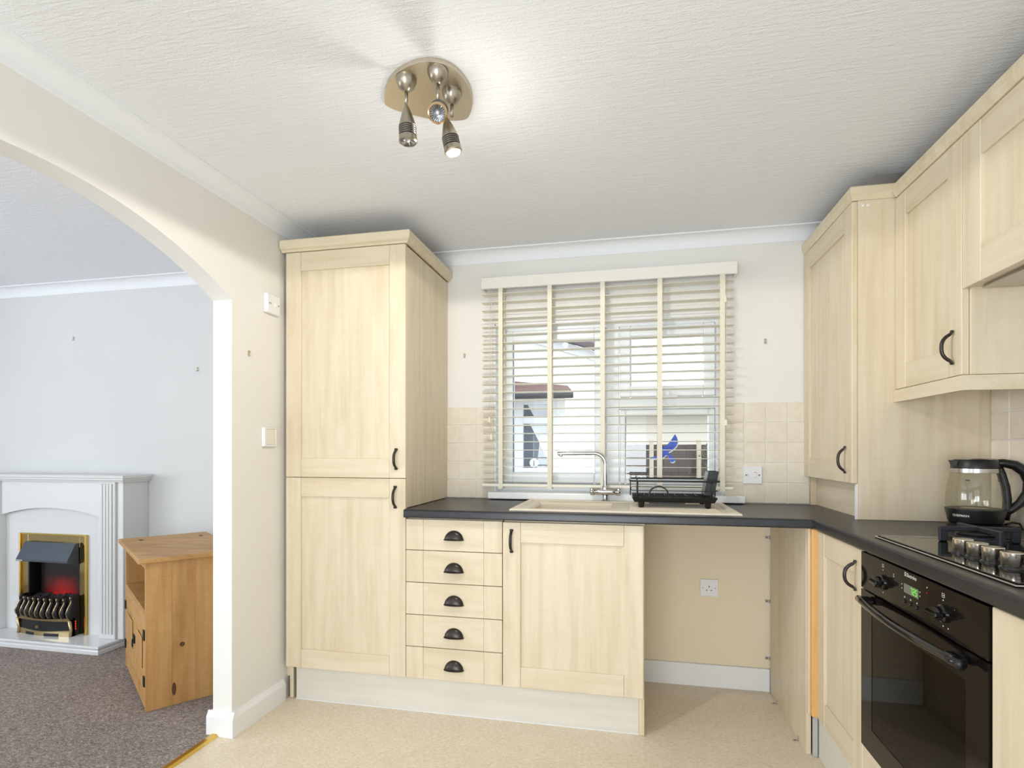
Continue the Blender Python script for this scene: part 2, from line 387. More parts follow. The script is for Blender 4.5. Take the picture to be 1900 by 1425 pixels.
# coving: profile (out from wall, down from ceiling)
cprof = [(0, 0), (0.062, 0), (0.062, 0.006), (0.056, 0.007)] + [(0.056 - 0.05 * math.sin(a), 0.058 - 0.051 * math.cos(a)) for a in [i * PI / 2 / 6 * 0.98 for i in range(7)]] + [(0.004, 0.063), (0, 0.063)]
trims = []
def coving(idx, kind, wall, a0, a1, sgn, label):
    if kind == 'y': o = prism('trim_%d' % idx, [(wall + sgn * p, CZ - q) for p, q in cprof], 0, a0, a1, 'coving_white')
    else: o = prism('trim_%d' % idx, [(wall + sgn * p, CZ - q) for p, q in cprof], 1, a0, a1, 'coving_white')
    return struct(o, label)
coving(1, 'y', YB, XL, XR, -1, 'white coving along the kitchen window wall')
coving(2, 'x', XL, 0.2, YB, 1, 'white coving above the archway')
coving(3, 'y', YB, XLL, XLF, -1, 'white coving above the fireplace wall')
coving(4, 'x', XR, YREAR, YB, -1, 'white coving above the cooker wall')
coving(5, 'x', XLF, 0.2, YB, -1, 'white coving on the living-room side of the archway')
# baseboards
bprof = [(0, 0), (0.018, 0), (0.018, 0.078), (0.012, 0.088), (0.007, 0.1), (0, 0.1)]
struct(prism('baseboard_left', [(XL + p, q) for p, q in bprof], 1, YJ, 2.338, 'white_gloss'), 'white skirting board beside the tall cabinet')
struct(prism('baseboard_jamb', [(YJ - p, q) for p, q in bprof], 0, XLF - 0.018, XL + 0.018, 'white_gloss'), 'white skirting block at the foot of the archway')
struct(prism('baseboard_archway', [(XLF - p, q) for p, q in bprof], 1, YJ, YB - 0.017, 'white_gloss'), 'white skirting board on the living-room side of the archway')
struct(box('baseboard_back', 0.06, 0.67, YB - 0.014, YB, 0, 0.112, 'white_gloss', None, 0.002), 'white skirting board inside the appliance gap')
struct(box('baseboard_living', XLL, XLF, YB - 0.016, YB, 0, 0.1, 'white_gloss', None, 0.002), 'white skirting board along the fireplace wall')
# brass threshold strip
struct(prism('trim_6', [(XL - 0.085, 0.004), (XL - 0.078, 0.011), (XL - 0.058, 0.011), (XL - 0.05, 0.0005), (XL - 0.085, 0.0005)], 1, 2 * AY - YJ, YJ - 0.018, 'brass'), 'brass threshold strip between carpet and vinyl')

# ------------------------------------------------------------------ wall tiles (each its own object)
def tile_mesh(w, h, nm, ax):
    bm = bmesh.new()
    if ax == 1: add_box(bm, WF, 0, w, -0.007, 0, 0, h, 0.0022)
    else: add_box(bm, WF, -0.007, 0, 0, w, 0, h, 0.0022)
    bmesh.ops.recalc_face_normals(bm, faces=bm.faces)
    me = bpy.data.meshes.new(nm); bm.to_mesh(me); bm.free(); me.materials.append(MT['tile_cream']); return me
TZ = [0.9235 + 0.0995 * k for k in range(6)]
cache = {}
def put_tiles(parent, cuts, zs, ax, wall):
    for a, b in zip(cuts, cuts[1:]):
        for z0, z1 in zip(zs, zs[1:]):
            w, h = round(b - a - 0.003, 4), round(z1 - z0 - 0.003, 4)
            k = (w, h, ax)
            if k not in cache: cache[k] = tile_mesh(w, h, 'tile', ax)
            loc = (a + 0.0015, wall, z0 + 0.0015) if ax == 1 else (wall, a + 0.0015, z0 + 0.0015)
            link('tile', cache[k], None, parent, loc)
put_tiles(wb, [-0.992, -0.921, -0.822, WX0], TZ, 1, YB - 0.0005)
put_tiles(wb, [WX1, 0.553, 0.653, 0.752, 0.851], TZ, 1, YB - 0.0005)
wr = bpy.data.objects['wall_right']
put_tiles(wr, [1.62, 1.72, 1.82, 1.92, 2.02, 2.12, 2.22, 2.322], TZ, 0, XR - 0.0005)
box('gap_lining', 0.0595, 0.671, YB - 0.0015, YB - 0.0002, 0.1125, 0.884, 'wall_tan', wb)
g1 = boxes('grout', [(-0.992, WX0, YB - 0.004, YB, TZ[0], TZ[5]), (WX1, 0.85, YB - 0.004, YB, TZ[0], TZ[5])], 'grout', wb)
g2 = box('grout', XR - 0.004, XR, 1.62, 2.322, TZ[0], TZ[5], 'grout', wr)

# ------------------------------------------------------------------ window, sill
win = struct(bpy.data.objects.new('window_1', None), 'white plastic-framed window above the sink'); COL.objects.link(win); win.location = ((WX0 + WX1) / 2, 3.0, WZ0)
Y0, Y1 = 2.975, 3.04
boxes('frame', [(WX0, WX0 + 0.03, Y0, Y1, WZ0, WZ1), (WX1 - 0.03, WX1, Y0, Y1, WZ0, WZ1), (WX0 + 0.03, WX1 - 0.03, Y0, Y1, WZ1 - 0.03, WZ1), (WX0 + 0.03, WX1 - 0.03, Y0, Y1, WZ0, 1.005),
      (-0.125, -0.055, Y0, Y1, 1.005, WZ1 - 0.03), (-0.055, WX1 - 0.03, Y0, Y1, 1.40, 1.462)], 'upvc', win, 0.004)
def sash(x0, x1, z0, z1, t, ya, gname='sash'):
    s = boxes(gname, [(x0, x0 + t, ya, ya + 0.06, z0, z1), (x1 - t, x1, ya, ya + 0.06, z0, z1), (x0 + t, x1 - t, ya, ya + 0.06, z0, z0 + t), (x0 + t, x1 - t, ya, ya + 0.06, z1 - t, z1)], 'upvc', win, 0.005)
    box('pane', x0 + t, x1 - t, ya + 0.025, ya + 0.03, z0 + t, z1 - t, 'pane_glass', s)
    boxes('gasket', [(x0 + t, x0 + t + 0.003, ya + 0.012, ya + 0.026, z0 + t, z1 - t), (x0 + t, x1 - t, ya + 0.012, ya + 0.026, z1 - t - 0.003, z1 - t)], 'gasket', s)
    return s
s1 = sash(-0.688, -0.127, 1.007, 1.87 - 0.032, 0.058, 2.965)
s2 = sash(-0.053, 0.424, 1.464, 1.836, 0.056, 2.958)
s3 = sash(-0.053, 0.424, 1.007, 1.398, 0.03, 2.968)
hd = boxes('handle', [(0.17, 0.20, 2.946, 2.958, 1.466, 1.49), (0.13, 0.24, 2.938, 2.948, 1.455, 1.47)], 'upvc', win, 0.003)
boxes('handle', [(-0.155, -0.135, 2.95, 2.966, 1.33, 1.40), (-0.152, -0.138, 2.936, 2.952, 1.25, 1.39)], 'upvc', win, 0.003)
box('window_sill', WX0 - 0.02, WX1 + 0.09, 2.845, 2.975, 0.9275, 0.962, 'upvc', win, 0.004, seg=2)
boxes('reveal_lining', [(WX0 - 0.001, WX0 + 0.006, YB - 0.002, Y0, 0.962, WZ1), (WX1 - 0.006, WX1 + 0.001, YB - 0.002, Y0, 0.962, WZ1), (WX0, WX1, YB - 0.002, Y0, WZ1 - 0.006, WZ1)], 'upvc', win)

# blue bird ornament hanging on the lower right pane
bird = thing('bird_ornament', 'blue and white bird ornament stuck on the lower right window pane', 'ornament', (0.19, 2.985, 1.12))
def flat(name, pts, y0, y1, mat, parent): return prism(name, pts, 1, y0, y1, mat, parent)
upw = [(0.168, 1.196), (0.185, 1.208), (0.205, 1.232), (0.222, 1.258), (0.229, 1.269), (0.238, 1.252), (0.243, 1.228), (0.236, 1.208), (0.222, 1.192), (0.205, 1.18), (0.188, 1.172)]
flat('wing_edge', [(x + 0.004, z - 0.006) for x, z in upw], 2.981, 2.984, 'bird_white', bird)
flat('wing', upw, 2.978, 2.982, 'bird_blue', bird)
low = [(0.172, 1.178), (0.15, 1.160), (0.12, 1.150), (0.098, 1.1475), (0.112, 1.1395), (0.14, 1.139), (0.168, 1.146), (0.188, 1.166)]
flat('wing_edge', [(x + 0.004, z - 0.005) for x, z in low], 2.981, 2.984, 'bird_white', bird); flat('wing', low, 2.978, 2.982, 'bird_blue', bird)
flat('body', [(0.160, 1.196), (0.166, 1.206), (0.178, 1.207), (0.187, 1.198), (0.196, 1.178), (0.198, 1.162), (0.188, 1.158), (0.175, 1.168), (0.164, 1.184)], 2.975, 2.981, 'bird_blue', bird)
flat('tail_edge', [(0.186, 1.166), (0.198, 1.164), (0.226, 1.14), (0.232, 1.128), (0.222, 1.116), (0.208, 1.119)], 2.981, 2.984, 'bird_white', bird)
flat('tail', [(0.188, 1.168), (0.200, 1.166), (0.226, 1.145), (0.230, 1.132), (0.216, 1.122), (0.204, 1.126)], 2.977, 2.982, 'bird_blue', bird)
flat('face_mask', [(0.159, 1.197), (0.165, 1.207), (0.172, 1.204), (0.166, 1.196)], 2.973, 2.976, 'black_plastic', bird)
for k in range(4): boxes('feather_line', [(0.196 + 0.006 * k, 0.204 + 0.006 * k, 2.9765, 2.978, 1.188 + 0.011 * k, 1.190 + 0.011 * k)], 'black_plastic', bird)

# ------------------------------------------------------------------ venetian blind
bl = thing('venetian_blind', 'cream slatted venetian blind with fabric tapes over the sink window', 'blind', (-0.14, 2.855, 0.98))
BX0, BX1 = -0.772, 0.493
va = box('valance', -0.777, 0.5096, 2.838, 2.85, 2.041, 2.103, 'valance_cream', bl, 0.003)
for x in (-0.777, 0.4976): box('valance_return', x, x + 0.012, 2.85, YB, 2.041, 2.103, 'valance_cream', bl)
box('headrail', BX0 + 0.01, BX1 - 0.01, 2.855, 2.905, 2.055, 2.10, 'valance_cream', bl)
bm = bmesh.new()
q = Matrix.Rotation(-0.045, 4, 'X')
add_box(bm, WF, BX0, BX1, -0.025, 0.025, -0.0011, 0.0011, 0.0006)
bmesh.ops.transform(bm, matrix=q, verts=bm.verts); bmesh.ops.recalc_face_normals(bm, faces=bm.faces)
sl = bpy.data.meshes.new('slat'); bm.to_mesh(sl); bm.free(); sl.materials.append(MT['blind_cream'])
SZ = [2.0125 - 0.0435 * k for k in range(23)] + [1.024]
for z in SZ: link('slat', sl, None, bl, (0, 2.862, z))
box('bottom_rail', BX0, BX1, 2.838, 2.886, 0.992, 1.008, 'blind_cream', bl, 0.003)
for x in (-0.668, -0.407, -0.136, 0.145, 0.439):
    box('tape', x - 0.0115, x + 0.0115, 2.8335, 2.8345, 0.985, 2.041, 'tape_cream', bl)
    box('tape', x - 0.0115, x + 0.0115, 2.8895, 2.8905, 0.985, 2.05, 'tape_cream', bl)
    box('tape_end', x - 0.013, x + 0.013, 2.8325, 2.889, 0.984, 0.991, 'tape_cream', bl)
for x, z0 in ((-0.728, 1.36), (-0.718, 1.27)):
    tube('cord', [(x, 2.832, 2.041), (x, 2.832, z0)], 0.0011, 'cord', bl, 6)
    lathe('tassel', [(0.002, 0.03), (0.006, 0.024), (0.008, 0.0), (0.004, -0.002)], 'cord', bl, (x, 2.832, z0 - 0.028), n=10)
tube('cord', [(0.452, 2.831, 2.041), (0.452, 2.831, 1.93)], 0.0011, 'cord', bl, 6)
lathe('tassel', [(0.003, 0.034), (0.0075, 0.026), (0.0085, 0.0), (0.004, -0.003)], 'cord', bl, (0.452, 2.831, 1.902), n=12)
tube('cord', [(0.456, 2.831, 1.90), (0.455, 2.831, 1.33)], 0.0011, 'cord', bl, 6)
lathe('tassel', [(0.002, 0.03), (0.006, 0.024), (0.008, 0.0), (0.004, -0.002)], 'cord', bl, (0.455, 2.831, 1.305), n=10)

# ------------------------------------------------------------------ kitchen units
YD, XD = 2.33, 0.70                       # door faces of the back run and of the right run
FB = frame((0, YD, 0), (1, 0, 0), (0, 1, 0))      # u = x, v = z, n = depth behind the face
FR = frame((XD, 0, 0), (0, 1, 0), (1, 0, 0))      # u = y
def grain(f): return 'maple_x' if abs(f[1].x) > 0.5 else 'maple_y'
def door(parent, f, u0, u1, z0, z1, st=0.078, rt=0.088, n0=0.0, name='door'):
    t = 0.02
    d = box(name, u0 + st - 0.004, u1 - st + 0.004, z0 + rt - 0.004, z1 - rt + 0.004, n0 + 0.0095, n0 + t - 0.001, 'maple_z', parent, 0.0, f)
    for a, b in ((u0, u0 + st), (u1 - st, u1)): box('stile', a, b, z0, z1, n0, n0 + t, 'maple_z', d, 0.0016, f)
    for a, b in ((z0, z0 + rt), (z1 - rt, z1)): box('rail', u0 + st + 0.0006, u1 - st - 0.0006, a, b, n0 + 0.0008, n0 + t, grain(f), d, 0.0016, f)
    return d
def bow_handle(parent, f, u, z0, z1, n0=0.0, out=0.03):
    O, U, V, N = f; L = z1 - z0; pts, rr = [], []
    for i in range(25):
        t = i / 24; s_ = (t - 0.5) * 2
        if abs(s_) > 0.78: k = (1 - abs(s_)) / 0.22; n = 0.004 + 0.0045 * k ** 2; r = (0.0052 + 0.0042 * math.sin(PI * min(1, k + .12)), 0.0036)
        else:
            k = abs(s_) / 0.78; n = 0.0075 + (out - 0.0075) * (1 - k ** 2.6) ** 0.8; r = (0.0058 + 0.0008 * (1 - k), 0.0052)
        sk = 0.0
        pts.append(O + U * (u + sk) + V * (z0 + L * t) - N * (n - n0)); rr.append(r[::-1] if abs(U.x) > 0.5 else r)
    o = tube('handle', pts, rr, 'pewter', parent, 10)
    return o
def cup_handle(parent, u, z, f):
    O, U, V, N = f; a, h, d = 0.0435, 0.042, 0.023; vs, fs = [], []; nu, nv = 18, 7
    def P(th, ph, g=0.0):
        return O + U * (u - (a + g) * math.cos(th)) + V * (z + (h + g) * math.sin(th) * math.cos(ph)) - N * ((d + g) * math.sin(ph) * (math.sin(th) ** 0.6 if th > 0 else 0))
    for g in (0.0, -0.003):
        for i in range(nu + 1):
            for j in range(nv + 1): vs.append(P(max(1e-4, PI * i / nu), PI / 2 * j / nv, g))
    W_ = nv + 1; off = (nu + 1) * W_
    for i in range(nu):
        for j in range(nv):
            q_ = (i * W_ + j, (i + 1) * W_ + j, (i + 1) * W_ + j + 1, i * W_ + j + 1)
            fs.append(q_); fs.append(tuple(off + k for k in q_[::-1]))
        fs.append((i * W_ + nv, (i + 1) * W_ + nv, off + (i + 1) * W_ + nv, off + i * W_ + nv))
    o = mesh('cup_handle', vs, fs, 'pewter', parent, True)
    lip = [O + U * (u - (a + 0.0015) * math.cos(PI * i / 16)) + V * (z + 0.001) - N * (0.001 + d * math.sin(PI * i / 16) ** 0.75) for i in range(17)]
    tube('lip', lip, 0.0022, 'pewter', o, 6)
    return o
def cornice(parent, path, z0, z1, out=0.03, name='cornice'):
    """mitred moulding swept along a horizontal path (list of (x, y)), outward = right-hand side"""
    prof = [(0.002, z0), (0.012, z0), (0.016, z0 + 0.008), (out - 0.004, z0 + 0.014), (out, z0 + 0.02), (out, z1 - 0.004), (out - 0.004, z1), (-0.02, z1), (-0.02, z0 + 0.01), (0.002, z0 + 0.01)]
    P = [Vector((x, y, 0)) for x, y in path]; vs, fs = [], []
    for i, p in enumerate(P):
        d0 = (p - P[i - 1]).normalized() if i > 0 else None; d1 = (P[i + 1] - p).normalized() if i < len(P) - 1 else None
        n0 = Vector((d0.y, -d0.x, 0)) if d0 else None; n1 = Vector((d1.y, -d1.x, 0)) if d1 else None
        n = n1 if n0 is None else n0 if n1 is None else (n0 + n1) / (1 + n0.dot(n1))
        for a, z in prof: vs.append(p + n * a + Vector((0, 0, z)))
    m = len(prof)
    for i in range(len(P) - 1):
        for k in range(m): fs.append((i * m + k, i * m + (k + 1) % m, (i + 1) * m + (k + 1) % m, (i + 1) * m + k))
    fs.append(tuple(range(m))[::-1]); fs.append(tuple(range((len(P) - 1) * m, len(P) * m)))
    return mesh(name, vs, fs, 'maple_x', parent)

# tall larder cabinet
TX0, TX1 = -1.591, -0.988
tc = thing('tall_cabinet', 'tall two-door maple cabinet beside the archway wall', 'cabinet', (-1.29, 2.62, 0))
box('side_panel', TX1 - 0.018, TX1, YD + 0.021, YB, 0.925, 2.112, 'maple_z', tc, 0.001)
box('side_panel', TX0 - 0.002, TX0 + 0.016, YD + 0.035, YB - 0.001, 0.001, 2.112, 'maple_z', tc, 0.001)
box('carcass', TX0 + 0.017, TX1 - 0.019, YD + 0.022, YB - 0.001, 0.163, 2.112, 'maple_z', tc)
box('filler_strip', XL + 0.0005, TX0 - 0.003, YD + 0.045, YD + 0.06, 0.1005, 2.112, 'maple_z', tc)
du = door(tc, FB, TX0, TX1, 1.0595, 2.116); bow_handle(du, FB, -1.032, 1.097, 1.1935)
dl = door(tc, FB, TX0, TX1, 0.163, 1.0565); bow_handle(dl, FB, -1.036, 0.923, 1.0245)
cornice(tc, [(TX0 - 0.02, YD + 0.008), (TX1 - 0.002, YD + 0.008), (TX1 - 0.002, YB - 0.002)], 2.118, 2.172)
box('top_board', TX0, TX1 - 0.02, YD + 0.03, YB - 0.003, 2.113, 2.13, 'maple_x', tc)

# drawer unit
dr = thing('drawer_unit', 'maple base unit of five drawers with dark cup handles', 'cabinet', (-0.765, 2.62, 0))
DX0, DX1 = -0.9855, -0.5415
box('carcass', DX0 + 0.001, DX1 - 0.001, YD + 0.022, YB - 0.02, 0.163, 0.884, 'maple_z', dr)
ez = [0.163, 0.3055, 0.449, 0.5935, 0.738, 0.878]
for k in range(5):
    z0, z1 = ez[k] + 0.0015, ez[k + 1] - 0.0015
    d = box('drawer', DX0 + 0.0825, DX1 - 0.0825, z0, z1, 0.0005, 0.02, 'maple_x', dr, 0.0012, FB)
    for a, b in ((DX0, DX0 + 0.082), (DX1 - 0.082, DX1)): box('stile', a, b, z0, z1, 0, 0.02, 'maple_z', d, 0.0012, FB)
    cup_handle(d, -0.7598, (z0 + z1) / 2 - 0.019, FB)

# sink base cabinet
sb = thing('sink_cabinet', 'maple single-door base cabinet under the sink', 'cabinet', (-0.24, 2.62, 0))
SX0, SX1 = -0.5385, 0.0545
boxes('carcass', [(SX0 + 0.002, 0.035, YD + 0.022, YB - 0.02, 0.163, 0.18), (SX0 + 0.002, SX0 + 0.018, YD + 0.022, YB - 0.02, 0.18, 0.884), (SX0 + 0.018, 0.035, YD + 0.022, YD + 0.04, 0.80, 0.884)], 'maple_z', sb)
ds = door(sb, FB, SX0, SX1, 0.163, 0.8745); bow_handle(ds, FB, -0.4995, 0.744, 0.845)
box('end_panel', 0.036, 0.0585, YD + 0.021, YB - 0.001, 0.001, 0.884, 'maple_z', sb, 0.001)

pl = tag(box('plinth', TX0 + 0.034, 0.0355, 2.362, 2.378, 0.001, 0.162, 'plinth_wood', None, 0.001), 'pale maple plinth under the drawers and sink cabinet', 'plinth')
tag(box('silicone_seal', TX0 + 0.034, 0.0355, 2.3585, 2.3615, 0.0005, 0.004, 'white_gloss'), 'thin white sealant line along the plinth under the drawers', 'sealant')

# appliance gap: end panel, corner post, brackets
ep = tag(box('end_panel', 0.672, 0.690, 2.3465, YB - 0.0145, 0.001, 0.884, 'maple_z', None, 0.001), 'maple end panel on the right of the appliance gap', 'panel')
cp = thing('corner_post', 'orange beech corner post beside the appliance gap panel', 'post', (0.69, 2.32, 0.163))
box('strip', 0.674, 0.682, 2.3285, 2.3455, 0.165, 0.884, 'maple_z', cp, 0.001)
box('post', 0.682, 0.7185, 2.306, 2.3455, 0.163, 0.884, 'beech', cp, 0.003)
mb = box('leg', 0.692, 0.708, 2.325, 2.341, 0.001, 0.163, 'silver_paint', cp, 0.002)
def bracket(pos, f, lab):
    t = thing('angle_bracket', lab, 'bracket', pos, 'small angle brackets in the appliance gap')
    O = Vector(pos); fr = (O, Vector(f[0]), Vector(f[1]), Vector(f[2]))
    box('flange', 0, 0.022, -0.008, 0.008, 0, 0.002, 'hook_nickel', t, 0.0008, fr)
    box('flange', 0, 0.002, -0.008, 0.008, 0.0021, 0.018, 'hook_nickel', t, 0.0008, fr)
    lathe('screw', [(0.0035, 0), (0.0035, 0.0012), (0.002, 0.002)], 'grey_dark', t, O + fr[1] * 0.013 + fr[3] * 0.002, fr[3], 10)
for z, l in ((0.757, 'topmost'), (0.443, 'middle'), (0.163, 'lowest')):
    bracket((0.6715, YB - (0.0005 if z > 0.12 else 0.0145), z), ((-1, 0, 0), (0, 0, 1), (0, -1, 0)), l + ' of the three small brackets on the appliance gap wall')
bracket((0.6715, 2.78, 0.0005), ((-1, 0, 0), (0, 1, 0), (0, 0, 1)), 'small floor bracket at the back of the appliance gap panel')
bracket((0.6715, 2.445, 0.0005), ((-1, 0, 0), (0, 1, 0), (0, 0, 1)), 'small floor bracket near the front of the appliance gap panel')

# right base run
rb = thing('corner_base_cabinet', 'maple base cabinet with one door left of the oven', 'cabinet', (0.98, 2.1, 0))
boxes('carcass', [(XD + 0.022, XR, 1.893, 1.91, 0.163, 0.884), (0.72, XR, 1.911, 2.345, 0.163, 0.18)], 'maple_z', rb)
db = door(rb, FR, 1.889, 2.305, 0.163, 0.8775, 0.072, 0.085); bow_handle(db, FR, 1.935, 0.742, 0.838, 0, 0.034)
ob = thing('oven_housing', 'maple housing around the built-in oven', 'cabinet', (0.98, 1.58, 0))
boxes('carcass', [(XD + 0.022, XR, 1.27, 1.285, 0.163, 0.884), (XD + 0.022, XR, 1.875, 1.89, 0.163, 0.884), (XD + 0.022, XR, 1.286, 1.874, 0.163, 0.18)], 'maple_z', ob)
box('filler_panel', XD + 0.0005, XD + 0.02, 1.27, 1.886, 0.163, 0.282, 'maple_y', ob, 0.0015)
box('ledge', XD + 0.0205, XD + 0.12, 1.286, 1.874, 0.27, 0.286, 'maple_y', ob)
nb = thing('base_cabinet', 'maple base cabinet right of the oven', 'cabinet', (0.98, 0.96, 0))
box('carcass', XD + 0.022, XR, 0.67, 1.268, 0.163, 0.884, 'maple_z', nb)
door(nb, FR, 0.67, 1.2655, 0.163, 0.8775, 0.10, 0.085)
tag(box('plinth', 0.712, 0.728, 0.67, 2.345, 0.001, 0.162, 'plinth_wood', None, 0.001), 'pale maple plinth under the oven run', 'plinth')

# worktop (rounded front edge, opening for the sink bowl)
wt = thing('worktop', 'dark slate-effect L-shaped worktop', 'worktop', (0, 2.62, 0.885))
ZT, ZB_ = 0.922, 0.8855
YF, XF = 2.302, 0.683
bx0, bx1, by0, by1 = -0.45, -0.08, 2.41, 2.76      # bowl opening
bm = bmesh.new(); e = 0.012
for b in ((-0.986, bx0, YF + e, YB - 0.0005), (bx1, XR - 0.0005, YF + e, YB - 0.0005), (bx0, bx1, YF + e, by0), (bx0, bx1, by1, YB - 0.0005), (XF + e, XR - 0.0005, 0.62, YF + e)):
    add_box(bm, WF, b[0], b[1], b[2], b[3], ZB_, ZT)
top = done('top', bm, 'worktop_slate', wt)
prof = [(0, 0)] + [(-e * math.sin(a), -0.008 * (1 - math.cos(a))) for a in [i * PI / 2 / 5 for i in range(6)]] + [(-e, -0.030)] + [(-e + 0.004 * (1 - math.cos(a)), -0.0325 - 0.004 * math.sin(a)) for a in [i * PI / 2 / 3 for i in range(4)]] + [(0, -0.0365)]
# mitred nosing along the two front edges
vs, fs = [], []; m = len(prof)
for (px, py, nx, ny) in ((-0.986, YF + e, 0, 1), (XF + e, YF + e, 1, 1), (XF + e, 0.62, 1, 0)):
    for a, h in prof: vs.append((px + nx * a, py + ny * a, ZT + h))
for i in range(2):
    for k in range(m): fs.append((i * m + k, i * m + (k + 1) % m, (i + 1) * m + (k + 1) % m, (i + 1) * m + k))
fs.append(tuple(range(m))[::-1]); fs.append(tuple(range(2 * m, 3 * m)))
ns = mesh('nosing', vs, fs, 'worktop_slate', wt, True); sharp(ns, 0.9)

# ------------------------------------------------------------------ sink with drainer
sk = thing('sink', 'cream resin sink with ribbed drainer set in the worktop', 'sink', (-0.04, 2.6, ZT))
kx0, kx1, ky0, ky1 = -0.517, 0.442, 2.357, 2.852
bm = bmesh.new()
def add_ring(bm, o, i):   # o, i = lists of 4 corner points: flat ring
    O_ = [bm.verts.new(p) for p in o]; I_ = [bm.verts.new(p) for p in i]
    for k in range(4): bm.faces.new((O_[k], O_[(k + 1) % 4], I_[(k + 1) % 4], I_[k]))
def rect(x0, x1, y0, y1, z): return [(x0, y0, z), (x1, y0, z), (x1, y1, z), (x0, y1, z)]
z1 = ZT + 0.0085
add_ring(bm, rect(kx0, kx1, ky0, ky1, ZT + 0.0003), rect(kx0 + 0.002, kx1 - 0.002, ky0 + 0.002, ky1 - 0.002, z1 - 0.002))
add_ring(bm, rect(kx0 + 0.002, kx1 - 0.002, ky0 + 0.002, ky1 - 0.002, z1 - 0.002), rect(kx0 + 0.008, kx1 - 0.008, ky0 + 0.008, ky1 - 0.008, z1))
add_ring(bm, rect(kx0 + 0.008, kx1 - 0.008, ky0 + 0.008, ky1 - 0.008, z1), rect(kx0 + 0.03, kx1 - 0.03, ky0 + 0.03, ky1 - 0.03, z1))
add_ring(bm, rect(kx0 + 0.03, kx1 - 0.03, ky0 + 0.03, ky1 - 0.03, z1), rect(kx0 + 0.036, kx1 - 0.036, ky0 + 0.036, ky1 - 0.036, ZT + 0.002))
def add_quad(p): bm.faces.new([bm.verts.new(v) for v in p])
ax0, ax1, ay0, ay1 = kx0 + 0.036, kx1 - 0.036, ky0 + 0.036, ky1 - 0.036; zq = ZT + 0.002
for r_ in ((ax0, bx0 + 0.004, ay0, ay1), (bx1 - 0.004, ax1, ay0, ay1), (bx0 + 0.004, bx1 - 0.004, ay0, by0 + 0.004), (bx0 + 0.004, bx1 - 0.004, by1 - 0.004, ay1)): add_quad(rect(*r_, zq))
rim = done('rim', bm, 'sink_resin', sk)
bm = bmesh.new()
a_ = rect(bx0 + 0.004, bx1 - 0.004, by0 + 0.004, by1 - 0.004, zq); b_ = rect(bx0 + 0.012, bx1 - 0.012, by0 + 0.012, by1 - 0.012, zq - 0.01)
c_ = rect(bx0 + 0.02, bx1 - 0.02, by0 + 0.02, by1 - 0.02, ZT - 0.16); d_ = rect(bx0 + 0.05, bx1 - 0.05, by0 + 0.05, by1 - 0.05, ZT - 0.18)
add_ring(bm, a_, b_); add_ring(bm, b_, c_); add_ring(bm, c_, d_); bm.faces.new([bm.verts.new(v) for v in d_])
done('bowl', bm, 'sink_resin', sk)
lathe('drain', [(0.04, 0.001), (0.036, 0.004), (0.02, 0.001)], 'chrome', sk, (-0.265, 2.585, ZT - 0.18), n=20)
for k in range(9): box('drainer_rib', 0.0, 0.37, 2.43 + 0.038 * k, 2.442 + 0.038 * k, zq, zq + 0.004, 'sink_resin', sk, 0.0015)
# raised ledge behind bowl for the tap
box('tap_ledge', -0.40, 0.02, 2.765, ky1 - 0.03, zq, z1, 'sink_resin', sk, 0.003)

# ------------------------------------------------------------------ tap
tp = thing('tap', 'chrome mixer tap with a long swan-neck spout behind the sink bowl', 'tap', (-0.121, 2.80, z1))
tx, ty = -0.121, 2.80
lathe('base', [(0.020, 0.0), (0.020, 0.004), (0.014, 0.008), (0.0135, 0.03)], 'chrome', tp, (tx, ty, z1), n=24)
tube('cross_body', [(tx - 0.055, ty, 0.977), (tx - 0.03, ty, 0.977), (tx + 0.03, ty, 0.977), (tx + 0.055, ty, 0.977)], [0.0165, 0.0165, 0.0165, 0.0165], 'chrome', tp, 20)
tube('lever', [(tx - 0.056, ty, 0.977), (tx - 0.074, ty, 0.977)], 0.0185, 'chrome', tp, 20)
tube('lever', [(tx + 0.056, ty, 0.977), (tx + 0.074, ty, 0.977)], 0.0185, 'chrome', tp, 20)
box('lever_paddle', tx + 0.06, tx + 0.07, ty - 0.035, ty - 0.016, 0.985, 0.996, 'chrome', tp, 0.003)
box('lever_paddle', tx - 0.07, tx - 0.06, ty - 0.035, ty - 0.016, 0.985, 0.996, 'chrome', tp, 0.003)
lathe('collar', [(0.0155, 0), (0.0155, 0.012), (0.011, 0.02)], 'chrome', tp, (tx, ty, 0.99), n=20)
pts = [(tx, ty, 0.965 + 0.03 * i) for i in range(5)] + [(tx - 0.055 * (1 - math.cos(a)), ty, 1.115 + 0.055 * math.sin(a)) for a in [i * PI / 2 / 8 for i in range(9)]] + [(tx - 0.055 - 0.045 * i, ty, 1.17 - 0.0005 * i) for i in range(1, 5)] + [(-0.36, ty, 1.167)]
tube('spout', pts, 0.0098, 'chrome', tp, 16)
lathe('aerator', [(0.007, 0), (0.0078, 0.003), (0.0078, 0.011)], 'chrome', tp, (-0.343, ty, 1.1515), n=14)

